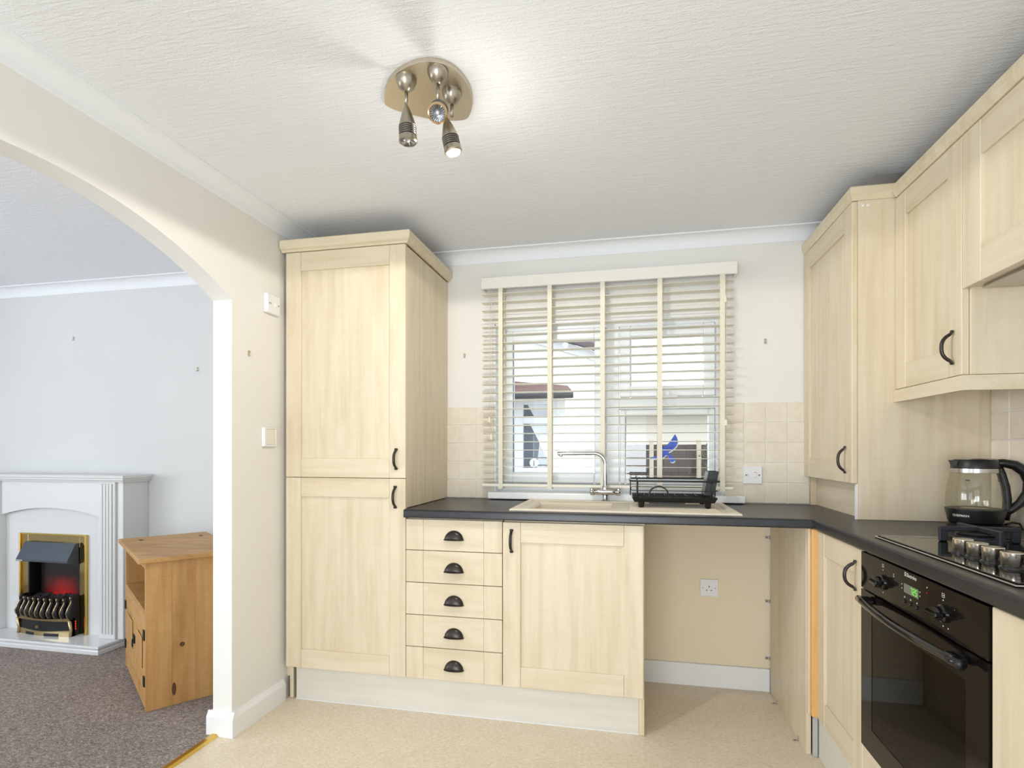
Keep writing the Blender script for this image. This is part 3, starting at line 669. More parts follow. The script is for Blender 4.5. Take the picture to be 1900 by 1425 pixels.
# ------------------------------------------------------------------ dish rack
rk = thing('dish_rack', 'black wire dish rack with drip tray on the drainer', 'dish rack', (0.19, 2.65, zq))
rx0, rx1, ry0, ry1 = 0.008, 0.374, 2.53, 2.78; FZ = zq + 0.0042
bm = bmesh.new()
for z_a, z_b, g0, g1 in ((0.953, 0.976, 0.012, 0.0),):
    O1 = rect(rx0 + g0, rx1 - g0, ry0 + g0, ry1 - g0, z_a); O2 = rect(rx0, rx1, ry0, ry1, z_b); I2 = rect(rx0 + 0.004, rx1 - 0.004, ry0 + 0.004, ry1 - 0.004, z_b); I1 = rect(rx0 + 0.014, rx1 - 0.014, ry0 + 0.014, ry1 - 0.014, z_a + 0.004)
    add_ring(bm, O1, O2); add_ring(bm, O2, I2); add_ring(bm, I2, I1); bm.faces.new([bm.verts.new(v) for v in I1]); bm.faces.new([bm.verts.new(v) for v in O1])
done('drip_tray', bm, 'black_plastic', rk)
for x in (0.05, 0.335):
    for y in (2.553, 2.757): lathe('foot', [(0.009, 0), (0.012, 0.004), (0.015, 0.0245)], 'black_plastic', rk, (x, y, FZ), n=14)
box('drain_channel', 0.085, 0.24, 2.56, 2.75, 0.946, 0.9535, 'black_plastic', rk, 0.002)
def ringwire(name, x0, x1, y0, y1, z, r, cr=0.02):
    P = []
    for cx, cy, a0 in ((x1 - cr, y0 + cr, -PI / 2), (x1 - cr, y1 - cr, 0), (x0 + cr, y1 - cr, PI / 2), (x0 + cr, y0 + cr, PI)):
        P += [(cx + cr * math.cos(a0 + k * PI / 8), cy + cr * math.sin(a0 + k * PI / 8), z) for k in range(5)]
    return tube(name, P, r, 'black_plastic', rk, 8, True)
ringwire('top_rail', rx0 - 0.008, rx1 + 0.008, ry0 - 0.004, ry1 + 0.004, 1.048, 0.0042)
ringwire('middle_rail', rx0 - 0.002, rx1 + 0.002, ry0, ry1, 1.006, 0.0018)
for x, y in ((0.034, ry0 - 0.003), (0.348, ry0 - 0.003), (0.034, ry1 + 0.003), (0.348, ry1 + 0.003), (rx0 - 0.006, 2.66), (rx1 + 0.006, 2.66)):
    tube('post', [(x, y, 0.974), (x, y, 1.048)], 0.0028, 'black_plastic', rk, 8)
for k in range(8): tube('floor_wire', [(0.02 + 0.046 * k, ry0 + 0.002, 0.978), (0.02 + 0.046 * k, ry1 - 0.002, 0.978)], 0.0015, 'black_plastic', rk, 6)
bm = bmesh.new(); arc = [(0.127 - 0.044 * math.cos(a), 0.978 + 0.047 * math.sin(a) ** 0.8) for a in [i * PI / 12 for i in range(13)]]
V_ = [[bm.verts.new((x, y, z)) for y in (2.545, 2.605)] for x, z in arc] ; V2 = [[bm.verts.new((0.127 + (x - 0.127) * 0.9, y, 0.978 + (z - 0.978) * 0.88)) for y in (2.545, 2.605)] for x, z in arc]
for i in range(12):
    bm.faces.new((V_[i][0], V_[i + 1][0], V_[i + 1][1], V_[i][1])); bm.faces.new((V2[i][0], V2[i][1], V2[i + 1][1], V2[i + 1][0]))
    for j in (0, 1): bm.faces.new((V_[i][j], V_[i + 1][j], V2[i + 1][j], V2[i][j]))
done('cup_arch', bm, 'black_plastic', rk, True)
cd = thing('cutlery_holder', 'square black and grey cutlery holder clipped to the dish rack end', 'cutlery holder', (0.345, 2.65, 0.98))
bm = bmesh.new(); tl = 0.022
def hold(x, y, z): return (x + (z - 0.985) * 0.18, y, z)
for n_, (pa, pb) in enumerate((((0.325, 2.59), (0.368, 2.59)), ((0.368, 2.59), (0.368, 2.70)), ((0.368, 2.70), (0.325, 2.70)), ((0.325, 2.70), (0.325, 2.59)))):
    (x0, y0), (x1, y1) = pa, pb
    bm.faces.new([bm.verts.new(hold(*p)) for p in ((x0, y0, 0.985), (x1, y1, 0.985), (x1, y1, 1.09), (x0, y0, 1.09))])
bm.faces.new([bm.verts.new(hold(*p)) for p in ((0.325, 2.59, 0.985), (0.368, 2.59, 0.985), (0.368, 2.70, 0.985), (0.325, 2.70, 0.985))])
bmesh.ops.remove_doubles(bm, verts=bm.verts, dist=1e-5); bmesh.ops.recalc_face_normals(bm, faces=bm.faces)
bmesh.ops.solidify(bm, geom=bm.faces[:], thickness=0.0025)
done('cup', bm, 'black_plastic', cd)
bm = bmesh.new(); bm.faces.new([bm.verts.new(hold(*p)) for p in ((0.3235, 2.592, 0.99), (0.3235, 2.698, 0.99), (0.3235, 2.698, 1.088), (0.3235, 2.592, 1.088))]); bmesh.ops.solidify(bm, geom=bm.faces[:], thickness=0.0012)
done('side_plate', bm, 'silver_paint', cd)

# ------------------------------------------------------------------ oven
ov = thing('oven', 'black built-in electric oven with glass door and two knobs', 'oven', (0.98, 1.578, 0.285))
OY0, OY1 = 1.2705, 1.8865
box('control_panel', XD - 0.004, XD + 0.02, OY0, OY1, 0.766, 0.876, 'oven_panel', ov, 0.001)
boxes('cavity', [(XD + 0.022, 1.22, OY0 + 0.016, OY0 + 0.022, 0.287, 0.87), (XD + 0.022, 1.22, OY1 - 0.022, OY1 - 0.013, 0.287, 0.87), (1.21, 1.22, OY0 + 0.022, OY1 - 0.022, 0.287, 0.87),
      (XD + 0.022, 1.21, OY0 + 0.022, OY1 - 0.022, 0.287, 0.31), (XD + 0.022, 1.21, OY0 + 0.022, OY1 - 0.022, 0.74, 0.87)], 'grey_dark', ov)
od = boxes('door', [(XD - 0.004, XD + 0.018, OY0, OY0 + 0.075, 0.287, 0.762), (XD - 0.004, XD + 0.018, OY1 - 0.075, OY1, 0.287, 0.762), (XD - 0.004, XD + 0.018, OY0 + 0.075, OY1 - 0.075, 0.698, 0.762),
      (XD - 0.004, XD + 0.018, OY0 + 0.075, OY1 - 0.075, 0.287, 0.36)], 'oven_panel', ov)
box('door_glass', XD - 0.003, XD + 0.002, OY0 + 0.075, OY1 - 0.075, 0.36, 0.698, 'oven_glass', od)
hp = [(0.672 - 0.018 * math.sin(PI * i / 14), 1.318 + (1.84 - 1.318) * i / 14, 0.7405) for i in range(15)]
tube('handle', hp, 0.0105, 'black_gloss', od, 14)
for y in (1.35, 1.808): box('handle_mount', 0.662, XD - 0.0042, y - 0.02, y + 0.02, 0.734, 0.752, 'black_gloss', od, 0.004)
tube('handle_cap', [(hp[0][0], 1.3175, 0.7405), (hp[0][0], 1.314, 0.7405)], 0.0112, 'black_plastic', od, 14)
for zz in (0.45, 0.56):
    tube('rack', [(0.76, OY0 + 0.025, zz), (0.76, OY1 - 0.025, zz)], 0.003, 'chrome', ov, 8)
    tube('rack', [(1.18, OY0 + 0.025, zz), (1.18, OY1 - 0.025, zz)], 0.003, 'chrome', ov, 8)
    for k in range(12): tube('rack_wire', [(0.76, OY0 + 0.06 + 0.045 * k, zz), (1.18, OY0 + 0.06 + 0.045 * k, zz)], 0.0015, 'chrome', ov, 6)
for k in range(7): tube('shelf_runner', [(0.76, OY1 - 0.024, 0.42 + 0.04 * k), (1.18, OY1 - 0.024, 0.42 + 0.04 * k)], 0.0025, 'chrome', ov, 6)
tube('shelf_runner', [(0.75, OY1 - 0.024, 0.40), (0.75, OY1 - 0.024, 0.68)], 0.0025, 'chrome', ov, 6)
FO = (Vector((XD - 0.0045, 0, 0)), Vector((0, -1, 0)), Vector((0, 0, 1)), Vector((-1, 0, 0)))     # u = -y
def knob(y, z):
    k = lathe('knob', [(0.021, 0), (0.0205, 0.006), (0.016, 0.009), (0.0155, 0.02), (0.013, 0.024)], 'black_gloss', ov, (XD - 0.0042, y, z), (-1, 0, 0), 24)
    box('grip', -0.0235, 0.0235, -0.0055, 0.0055, 0.009, 0.030, 'black_gloss', k, 0.004, (Vector((XD - 0.0042, y, z)), Vector((0, 1, 0)), Vector((0, 0, 1)), Vector((-1, 0, 0))), 2)
    return k
knob(1.735, 0.815); knob(1.428, 0.816)
box('display', -1.613, -1.539, 0.8185, 0.842, 0, 0.0006, 'lcd', ov, 0, FO)
SEG = {'7': 'abc', '2': 'abged', '5': 'afgcd'}
def digit(ch, u, z, w, h):
    t = 0.0016; p = {'a': (0, w, h - t, h), 'd': (0, w, 0, t), 'g': (0, w, h / 2 - t / 2, h / 2 + t / 2), 'b': (w - t, w, h / 2, h), 'c': (w - t, w, 0, h / 2), 'f': (0, t, h / 2, h), 'e': (0, t, 0, h / 2)}
    boxes('digit', [(u + a, u + b, z + c, z + d, 0.0006, 0.0011) for a, b, c, d in (p[k] for k in SEG[ch])], 'led_green', ov, 0, FO)
for ch, u in (('7', -1.578), ('2', -1.566), ('5', -1.554)): digit(ch, u, 0.8225, 0.008, 0.0155)
text('lettering', 'Electrolux', 0.0135, FO, -1.598, 0.8615, 0.0004, 'letter', ov, 0.0002, 0.88)
boxes('emblem', [(-1.6105, -1.6015, 0.8615, 0.8635, 0, 0.0005), (-1.6105, -1.6015, 0.8655, 0.8675, 0, 0.0005), (-1.6105, -1.6015, 0.8695, 0.8715, 0, 0.0005)], 'letter', ov, 0, FO)
def sq(u, z, s_, t=0.0009): return [(u - s_, u + s_, z - s_, z - s_ + t, 0, 0.0004), (u - s_, u + s_, z + s_ - t, z + s_, 0, 0.0004), (u - s_, u - s_ + t, z - s_, z + s_, 0, 0.0004), (u + s_ - t, u + s_, z - s_, z + s_, 0, 0.0004)]
boxes('symbol', sq(-1.735, 0.8615, 0.0045), 'letter', ov, 0, FO); boxes('symbol', sq(-1.43, 0.8565, 0.005) + [(-1.434, -1.426, 0.856, 0.857, 0, 0.0004)], 'letter', ov, 0, FO)
for u, z in ((-1.735, 0.8495), (-1.43, 0.8455), (-1.43, 0.787), (-1.41, 0.787), (-1.735, 0.786), (-1.625, 0.837), (-1.625, 0.826), (-1.533, 0.838), (-1.533, 0.828), (-1.50, 0.8575), (-1.67, 0.8515), (-1.67, 0.846)):
    boxes('symbol', [(u - 0.0014, u + 0.0014, z - 0.0014, z + 0.0014, 0, 0.0004)], 'letter', ov, 0, FO)
lathe('indicator', [(0.002, 0), (0.002, 0.0006)], 'led_red', ov, (XD - 0.0045, 1.50, 0.845), (-1, 0, 0), 10)
for y in (1.61, 1.579, 1.547):
    lathe('button', [(0.0042, 0), (0.0042, 0.003), (0.003, 0.004)], 'black_gloss', ov, (XD - 0.0042, y, 0.7955), (-1, 0, 0), 14)
    boxes('symbol', [(-y - 0.003, -y + 0.003, 0.805, 0.8062, 0, 0.0004), (-y - 0.0008, -y + 0.0008, 0.8062, 0.809, 0, 0.0004)], 'letter', ov, 0, FO)

# ------------------------------------------------------------------ gas hob
hb = thing('gas_hob', 'black glass gas hob with steel trim on the worktop', 'hob', (0.97, 1.55, ZT))
hx0, hx1, hy0, hy1 = 0.724, 1.225, 1.238, 1.866; HZ = ZT + 0.009
box('steel_trim', hx0, hx1, hy0, hy1, ZT + 0.0003, ZT + 0.005, 'steel', hb, 0.002)
box('glass_top', hx0 + 0.006, hx1 - 0.004, hy0 + 0.006, hy1 - 0.006, ZT + 0.0052, HZ, 'black_gloss', hb, 0.0015)
box('trim_line', hx0 + 0.02, hx1 - 0.02, 1.818, 1.820, HZ, HZ + 0.0006, 'steel', hb)
for y in (1.573, 1.515, 1.457, 1.392):
    k = lathe('knob', [(0.0195, 0.006), (0.0205, 0.0075), (0.021, 0.034), (0.020, 0.0355)], 'knob_steel', hb, (0.808, y, HZ), n=32)
    lathe('skirt', [(0.024, 0), (0.023, 0.003), (0.019, 0.0058)], 'black_plastic', k, (0.808, y, HZ), n=24)
def burner(x, y, r):
    b = lathe('burner', [(r, 0), (r, 0.010), (r * 0.93, 0.013), (r * 0.93, 0.017), (r * 0.8, 0.021)], 'grate_iron', hb, (x, y, HZ), n=36)
    lathe('burner_cap', [(r * 0.86, 0.0), (r * 0.9, 0.003), (r * 0.82, 0.007)], 'iron_black', b, (x, y, HZ + 0.0212), n=36)
def grate(x, y, h):
    t = 0.011; zt0, zt1 = HZ + 0.030, HZ + 0.043
    g = boxes('pan_support', [(x - h, x + h, y - t / 2, y + t / 2, zt0, zt1), (x - t / 2, x + t / 2, y - h, y - t / 2, zt0, zt1), (x - t / 2, x + t / 2, y + t / 2, y + h, zt0, zt1)], 'grate_iron', hb, 0.002)
    for dx, dy in ((-1, 0), (1, 0), (0, -1), (0, 1)):
        cx, cy = x + dx * (h - 0.011), y + dy * (h - 0.011); wx, wy = (0.011, t / 2) if dx else (t / 2, 0.011)
        box('leg', cx - wx, cx + wx, cy - wy, cy + wy, HZ + 0.0002, zt0 + 0.004, 'grate_iron', g, 0.003)
for x, y, r in ((0.945, 1.765, 0.058), (0.945, 1.34, 0.042), (1.13, 1.755, 0.036), (1.13, 1.35, 0.045)):
    burner(x, y, r); grate(x, y, 0.098 if x < 1 else 0.082)

# ------------------------------------------------------------------ kettle
kt = thing('kettle', 'glass kettle with black lid, base and loop handle beside the hob', 'kettle', (1.150, 2.17, ZT))
KC = (1.150, 2.17, ZT)
lathe('power_base', [(0.074, 0.0004), (0.078, 0.004), (0.078, 0.014), (0.07, 0.018)], 'black_plastic', kt, KC, n=40)
lathe('lower_band', [(0.07, 0.019), (0.074, 0.022), (0.083, 0.062), (0.083, 0.066), (0.079, 0.067)], 'black_plastic', kt, KC, n=48)
lathe('element_plate', [(0.079, 0.0665), (0.0, 0.0675)], 'steel', kt, KC, n=40, cap=False)
gp = [(0.080, 0.0675), (0.0815, 0.08), (0.0805, 0.115), (0.0765, 0.147), (0.071, 0.174), (0.0665, 0.192)]
lathe('glass_jug', gp + [(r - 0.002, h) for r, h in gp[::-1]], 'kettle_glass', kt, KC, n=48, cap=False)
lathe('steel_band', [(0.067, 0.187), (0.0685, 0.188), (0.0675, 0.202), (0.066, 0.203)], 'steel', kt, KC, n=48)
lathe('lid_collar', [(0.0672, 0.2035), (0.0672, 0.207), (0.061, 0.230), (0.059, 0.2325)], 'black_plastic', kt, KC, n=48)
lathe('lid', [(0.0575, 0.2325), (0.056, 0.2355), (0.04, 0.2378), (0.03, 0.2382), (0.012, 0.237)], 'steel', kt, KC, n=40)
mesh('spout', [(KC[0] - 0.062, KC[1] + 0.018, ZT + 0.228), (KC[0] - 0.062, KC[1] - 0.022, ZT + 0.228), (KC[0] - 0.082, KC[1] - 0.004, ZT + 0.231), (KC[0] - 0.064, KC[1] + 0.014, ZT + 0.207), (KC[0] - 0.064, KC[1] - 0.018, ZT + 0.207)],
     [(0, 2, 1), (0, 3, 2), (1, 2, 4), (2, 3, 4), (0, 1, 4, 3)], 'black_plastic', kt)
hd_ = Vector((0.98, -0.2, 0)).normalized()
def kp(r, h): return Vector(KC) + hd_ * r + Vector((0, 0, h))
tube('handle', [kp(0.045, 0.220), kp(0.075, 0.221), kp(0.105, 0.214), kp(0.132, 0.193), kp(0.144, 0.160), kp(0.140, 0.122), kp(0.12, 0.088), kp(0.098, 0.066), kp(0.08, 0.05)],
     [(0.016, 0.012), (0.018, 0.014), (0.018, 0.016), (0.017, 0.0175), (0.016, 0.017), (0.015, 0.0155), (0.014, 0.014), (0.014, 0.012), (0.013, 0.010)], 'black_plastic', kt, 14)
tube('handle_spine', [kp(0.062, 0.21), kp(0.072, 0.18), kp(0.082, 0.14), kp(0.086, 0.10), kp(0.085, 0.06), kp(0.080, 0.03)], [(0.013, 0.012)] * 6, 'black_plastic', kt, 12)
tube('cord', [kp(0.075, 0.012), kp(0.10, 0.022), kp(0.118, 0.02), kp(0.124, 0.008), kp(0.11, 0.004), kp(0.09, 0.0045)], 0.0035, 'black_plastic', kt, 8)
def kwarp(x, z):
    r = 0.0748 + (z - 0.022) * 0.225 + 0.0006; a = -PI / 2 - 1.06 + x / 0.078
    return Vector((KC[0] + r * math.cos(a), KC[1] + r * math.sin(a), ZT + z))
text('lettering', 'CHEFMAN', 0.0105, WF, -0.018, 0.041, 0, 'letter', kt, 0.0003, 1.0, kwarp)
for a0, zz in ((-PI / 2 - 0.75, 0.165), (-PI / 2 + 0.55, 0.165)):
    def w2_(x, z, a0=a0): return Vector((KC[0] + 0.0716 * math.cos(a0 + x / 0.07), KC[1] + 0.0716 * math.sin(a0 + x / 0.07), ZT + z))
    me = bpy.data.meshes.new('level_mark'); me.from_pydata([tuple(w2_(x, z)) for x, z in ((-0.006, 0.161), (0.006, 0.161), (0.006, 0.166), (-0.006, 0.166))], [], [(0, 1, 2, 3)]); link('level_mark', me, 'grey_dark', kt)

# ------------------------------------------------------------------ corner tall wall housing
BXd = 0.8245; YP = 2.324
FC = frame((BXd, 0, 0), (0, 1, 0), (1, 0, 0))
bh = thing('corner_housing', 'tall maple wall cabinet standing on the worktop in the corner', 'cabinet', (1.05, 2.62, ZT))
box('side_panel', 0.8455, XR - 0.0005, YP, YP + 0.018, ZT + 0.0005, 2.132, 'maple_z', bh, 0.0008)
boxes('edge_strip', [(0.8415, 0.845, YP, YP + 0.018, ZT + 0.0005, 1.058)], 'white_gloss', bh)
box('carcass', 0.846, XR - 0.001, YP + 0.019, YB - 0.008, 1.06, 2.13, 'maple_z', bh)
box('recess_panel', 0.878, 0.892, YP + 0.019, YB - 0.0085, ZT + 0.0005, 1.0595, 'maple_y', bh)
box('back_strip', 0.853, 0.8775, YB - 0.014, YB - 0.0005, ZT + 0.0005, 1.0595, 'maple_z', bh)
dc = door(bh, FC, YP - 0.002, YB - 0.004, 1.0595, 2.1295, 0.082, 0.088); bow_handle(dc, FC, 2.382, 1.0955, 1.2015, 0, 0.028)
boxes('screw_cap', [(0.858, 0.867, YP - 0.001, YP, 2.108, 2.117), (0.876, 0.885, YP - 0.001, YP, 2.108, 2.117)], 'white_gloss', bh)
cornice(bh, [(0.838, YB - 0.002), (0.838, YP + 0.008), (0.972, YP + 0.008)][::1], 2.132, 2.184, 0.022)
mp_ = tag(mesh('metal_plate', [(0.90, 2.372, 2.186), (1.20, 2.372, 2.186), (1.20, 2.372, 2.246), (0.925, 2.372, 2.246), (0.90, 2.372, 2.225), (0.90, 2.376, 2.186), (1.20, 2.376, 2.186), (1.20, 2.376, 2.246), (0.925, 2.376, 2.246), (0.90, 2.376, 2.225)],
     [(0, 1, 2, 3, 4), (9, 8, 7, 6, 5), (0, 5, 6, 1), (1, 6, 7, 2), (2, 7, 8, 3), (3, 8, 9, 4), (4, 9, 5, 0)], 'steel'), 'grey metal plate standing on top of the corner wall cabinet', 'metal plate')

# ------------------------------------------------------------------ wall cabinets above the hob
XW = 0.9715
FW = frame((XW, 0, 0), (0, 1, 0), (1, 0, 0))
wc = thing('wall_cabinet', 'maple wall cabinet with one handled door above the kettle', 'cabinet', (1.13, 2.11, 1.36))
box('carcass', XW + 0.022, XR - 0.0005, 1.909, YP - 0.003, 1.414, 2.126, 'maple_z', wc)
box('side_panel', XW + 0.021, XR - 0.0005, 1.892, 1.9085, 1.412, 2.126, 'maple_z', wc, 0.0008)
dw = door(wc, FW, 1.899, YP - 0.003, 1.4125, 2.126, 0.075, 0.088); bow_handle(dw, FW, 1.942, 1.449, 1.5535, 0, 0.032)
pz0, pz1 = 1.3645, 1.409
prism('pelmet', [(XW - 0.006, 1.882), (XR - 0.0005, 1.882), (XR - 0.0005, 1.9), (XW + 0.013, 1.9), (XW + 0.013, YP - 0.002), (XW - 0.006, YP - 0.002)], 2, pz0, pz1, 'maple_y', wc)
bc = thing('bridging_cabinet', 'shallow maple wall cabinet bridging the space over the hob', 'cabinet', (1.13, 1.58, 1.66))
box('carcass', XW + 0.022, XR - 0.0005, 1.21, 1.891, 1.672, 2.126, 'maple_z', bc)
db2 = door(bc, FW, 1.20, 1.896, 1.668, 2.126, 0.088, 0.10)
cornice(bc, [(XW + 0.008, YP - 0.0145), (XW + 0.008, 1.2)], 2.1275, 2.176, 0.022)
box('extractor_plate', XW + 0.04, XR - 0.01, 1.25, 1.87, 1.662, 1.6715, 'steel', bc, 0.002)

# ------------------------------------------------------------------ switches, sockets, hooks
so = thing('wall_socket', 'single white power socket inside the appliance gap', 'socket', (0.388, YB, 0.495))
FS = (Vector((0.388, YB - 0.0002, 0.495)), Vector((1, 0, 0)), Vector((0, 0, 1)), Vector((0, -1, 0)))
box('plate', -0.043, 0.043, -0.043, 0.043, 0, 0.009, 'plate_white', so, 0.002, FS)
boxes('pin_hole', [(-0.002, 0.002, 0.003, 0.011, 0.009, 0.0094), (-0.0145, -0.0075, -0.0135, -0.0095, 0.009, 0.0094), (0.0075, 0.0145, -0.0135, -0.0095, 0.009, 0.0094)], 'grey_dark', so, 0, FS)
for u in (-0.030, 0.030): lathe('screw', [(0.0035, 0), (0.0032, 0.0006)], 'hook_nickel', so, FS[0] + Vector((u, -0.009, 0)), (0, -1, 0), 10)
fs_ = thing('fused_switch', 'white fused spur switch on the tiles right of the blind', 'switch', (0.59, YB - 0.008, 1.063))
FU = (Vector((0.59, YB - 0.0077, 1.063)), Vector((1, 0, 0)), Vector((0, 0, 1)), Vector((0, -1, 0)))
box('plate', -0.043, 0.043, -0.043, 0.043, 0, 0.012, 'plate_white', fs_, 0.002, FU)
box('fuse_holder', -0.018, -0.007, -0.012, 0.004, 0.012, 0.0128, 'plate_white', fs_, 0.0003, FU)
box('rocker', 0.004, 0.02, -0.013, 0.012, 0.012, 0.0155, 'plate_white', fs_, 0.001, FU); box('red_mark', 0.006, 0.018, 0.0125, 0.0145, 0.012, 0.0125, 'red_mark', fs_, 0, FU)
for u in (-0.030, 0.030): lathe('screw', [(0.0035, 0), (0.0032, 0.0006)], 'grey_dark', fs_, FU[0] + Vector((u, -0.012, 0)), (0, -1, 0), 10)
boxes('switch_slot', [(-0.0225, -0.0212, -0.004, 0.005, 0.012, 0.0124)], 'grey_dark', fs_, 0, FU)
FL1 = (Vector((XL + 0.0002, 2.243, 1.852)), Vector((0, 1, 0)), Vector((0, 0, 1)), Vector((1, 0, 0)))
c1 = thing('cooker_switch', 'upper white switch plate on the wall left of the tall cabinet', 'switch', (XL, 2.243, 1.852))
box('plate', -0.046, 0.046, -0.043, 0.043, 0, 0.022, 'plate_white', c1, 0.003, FL1)
box('rocker', 0.004, 0.018, -0.012, 0.012, 0.022, 0.0255, 'plate_white', c1, 0.001, FL1)
for u in (-0.031, 0.034): lathe('screw', [(0.0035, 0), (0.003, 0.0006)], 'grey_dark', c1, FL1[0] + Vector((0.022, u, 0)), (1, 0, 0), 10)
boxes('switch_slot', [(-0.021, -0.0195, -0.005, 0.006, 0.022, 0.0224)], 'grey_dark', c1, 0, FL1)
FL2 = (Vector((XL + 0.0002, 2.229, 1.246)), Vector((0, 1, 0)), Vector((0, 0, 1)), Vector((1, 0, 0)))
c2 = thing('light_switch', 'lower white framed wall switch with cream rocker left of the tall cabinet', 'switch', (XL, 2.229, 1.246))
boxes('plate', [(-0.043, 0.043, -0.043, -0.036, 0, 0.016), (-0.043, 0.043, 0.036, 0.043, 0, 0.016), (-0.043, -0.028, -0.036, 0.036, 0, 0.016), (0.036, 0.043, -0.036, 0.036, 0, 0.016)], 'plate_white', c2, 0.001, FL2)
box('rocker', -0.0278, 0.0358, -0.0358, 0.0358, 0, 0.0145, 'plate_cream', c2, 0.002, FL2)
def hook(O, U, N, lab):
    t = thing('picture_hook', lab, 'hook', O, 'empty picture hooks on the walls')
    f = (Vector(O), Vector(U), Vector((0, 0, 1)), Vector(N))
    box('backplate', -0.006, 0.006, -0.012, 0.012, 0.0002, 0.0018, 'hook_nickel', t, 0.0006, f)
    tube('hook', [f[0] + f[3] * a + f[2] * b for a, b in ((0.002, -0.004), (0.004, -0.012), (0.009, -0.014), (0.012, -0.007))], 0.0016, 'hook_nickel', t, 6)
    lathe('pin', [(0.002, 0), (0.0026, 0.006), (0.001, 0.007)], 'brass', t, f[0] + f[2] * 0.006 + f[3] * 0.0018, f[3], 8)
hook((XL, 2.10, 1.606), (0, 1, 0), (1, 0, 0), 'small picture hook on the cream strip of wall beside the archway')
hook((-3.542, YB, 1.9125), (1, 0, 0), (0, -1, 0), 'small picture hook on the living-room wall above the mantel')
hook((-2.602, YB, 1.684), (1, 0, 0), (0, -1, 0), 'small picture hook on the living-room wall near the archway jamb')
hook((-0.891, YB, 1.706), (1, 0, 0), (0, -1, 0), 'small picture hook between the tall cabinet and the blind')
hook((0.652, YB, 1.7225), (1, 0, 0), (0, -1, 0), 'small picture hook on the wall right of the blind')

# ------------------------------------------------------------------ ceiling spotlight
sp = thing('ceiling_spotlight', 'brushed metal ceiling light with three swivel spotlights, one lit', 'ceiling light', (-0.59, 1.56, CZ))
ctrl = [(-0.733, 1.567), (-0.690, 1.498), (-0.624, 1.449), (-0.546, 1.4345), (-0.488, 1.470), (-0.464, 1.545), (-0.472, 1.627), (-0.502, 1.695), (-0.535, 1.712), (-0.619, 1.69), (-0.70, 1.635), (-0.735, 1.597)]
ol = []
for i in range(len(ctrl)):
    p0, p1, p2, p3 = (Vector((*ctrl[(i + k) % len(ctrl)], 0)) for k in (-1, 0, 1, 2))
    for t in (0, 0.25, 0.5, 0.75): ol.append(0.5 * ((2 * p1) + (p2 - p0) * t + (2 * p0 - 5 * p1 + 4 * p2 - p3) * t * t + (3 * p1 - p0 - 3 * p2 + p3) * t ** 3))
prism('plate', [(p.x, p.y) for p in ol], 2, CZ - 0.014, CZ - 0.0005, 'brushed_plate', sp)
def spot(dome, tip_dir, base, lit, idx):
    dx, dy = dome; z = CZ - 0.014
    lathe('dome', [(0.030, 0), (0.029, -0.010), (0.022, -0.026), (0.010, -0.036), (0.005, -0.038)], 'brushed_nickel', sp, (dx, dy, z), n=28)
    A = Vector(base); st = tube('stem', [(dx, dy, z - 0.036), (dx, dy, A.z + 0.004)], 0.005, 'brushed_nickel', sp, 12)
    D = Vector(tip_dir).normalized()
    pr = [(0.004, 0.0), (0.008, 0.008), (0.014, 0.024), (0.020, 0.044), (0.0245, 0.062)]
    for k in range(5): pr += [(0.0248, 0.064 + 0.006 * k), (0.0232, 0.0655 + 0.006 * k), (0.0232, 0.0675 + 0.006 * k), (0.0250, 0.069 + 0.006 * k)]
    pr += [(0.0256, 0.095), (0.026, 0.11)]
    pr = [(a, b * 0.94) for a, b in pr]
    h = lathe('lamp_head', pr + [(0.0225, 0.1045), (0.0215, 0.1), (0.0215, 0.096)], 'brushed_nickel', sp, A, D, 32)
    for k in range(5): lathe('groove', [(0.0243, 0), (0.0253, 0.0005), (0.0253, 0.0015), (0.0243, 0.002)], 'grey_dark', h, A + D * (0.0615 + 0.0056 * k), D, 32, cap=False)
    lathe('rim', [(0.0262, 0.095), (0.0268, 0.103), (0.0225, 0.1068), (0.0212, 0.1055)], 'copper_rim' if idx == 1 else 'brushed_nickel', h, A, D, 32, cap=False)
    if lit: lathe('bulb', [(0.0214, 0.1), (0.0214, 0.104), (0.012, 0.1065)], 'lamp_on', h, A, D, 24)
    else:
        bm = bmesh.new(); q = Vector((0, 0, 1)).rotation_difference(D); V3 = []
        for rr_, hh, wv in ((0.0205, 0.1045, 0.0012), (0.013, 0.102, 0.001), (0.005, 0.0985, 0.0)):
            V3.append([bm.verts.new(A + q @ Vector((rr_ * math.cos(PI * k / 20), rr_ * math.sin(PI * k / 20), hh + (wv if k % 2 else -wv)))) for k in range(40)])
        for a, b in zip(V3, V3[1:]):
            for k in range(40): bm.faces.new((a[k], a[(k + 1) % 40], b[(k + 1) % 40], b[k]))
        bl_ = done('bulb', bm, 'reflector', h)
        lathe('capsule', [(0.005, 0.0985), (0.004, 0.103), (0.001, 0.105)], 'plate_white', h, A, D, 12)
    return A, D
spot((-0.628, 1.487), (0.04, 0.04, -1.0), (-0.628, 1.487, 2.176), False, 0)
spot((-0.528, 1.475), (0.16, -0.74, -0.70), (-0.524, 1.490, 2.166), False, 1)
A, D = spot((-0.519, 1.572), (0.20, 0.06, -0.95), (-0.536, 1.566, 2.176), True, 2)
lp = bpy.data.lights.new('spotlight_bulb', 'SPOT'); lp.energy = 19; lp.color = (1.0, 0.95, 0.86); lp.shadow_soft_size = 0.018; lp.spot_size = math.radians(179); lp.spot_blend = 0.06
lk2 = bpy.data.lights.new('ceiling_glow_fill', 'POINT'); lk2.energy = 1.5; lk2.color = lp.color; lk2.shadow_soft_size = 0.02  # added point light beside the lit head, for the glow on the ceiling
lo2 = bpy.data.objects.new('ceiling_glow_fill', lk2); COL.objects.link(lo2); lo2.location = A + D * 0.15
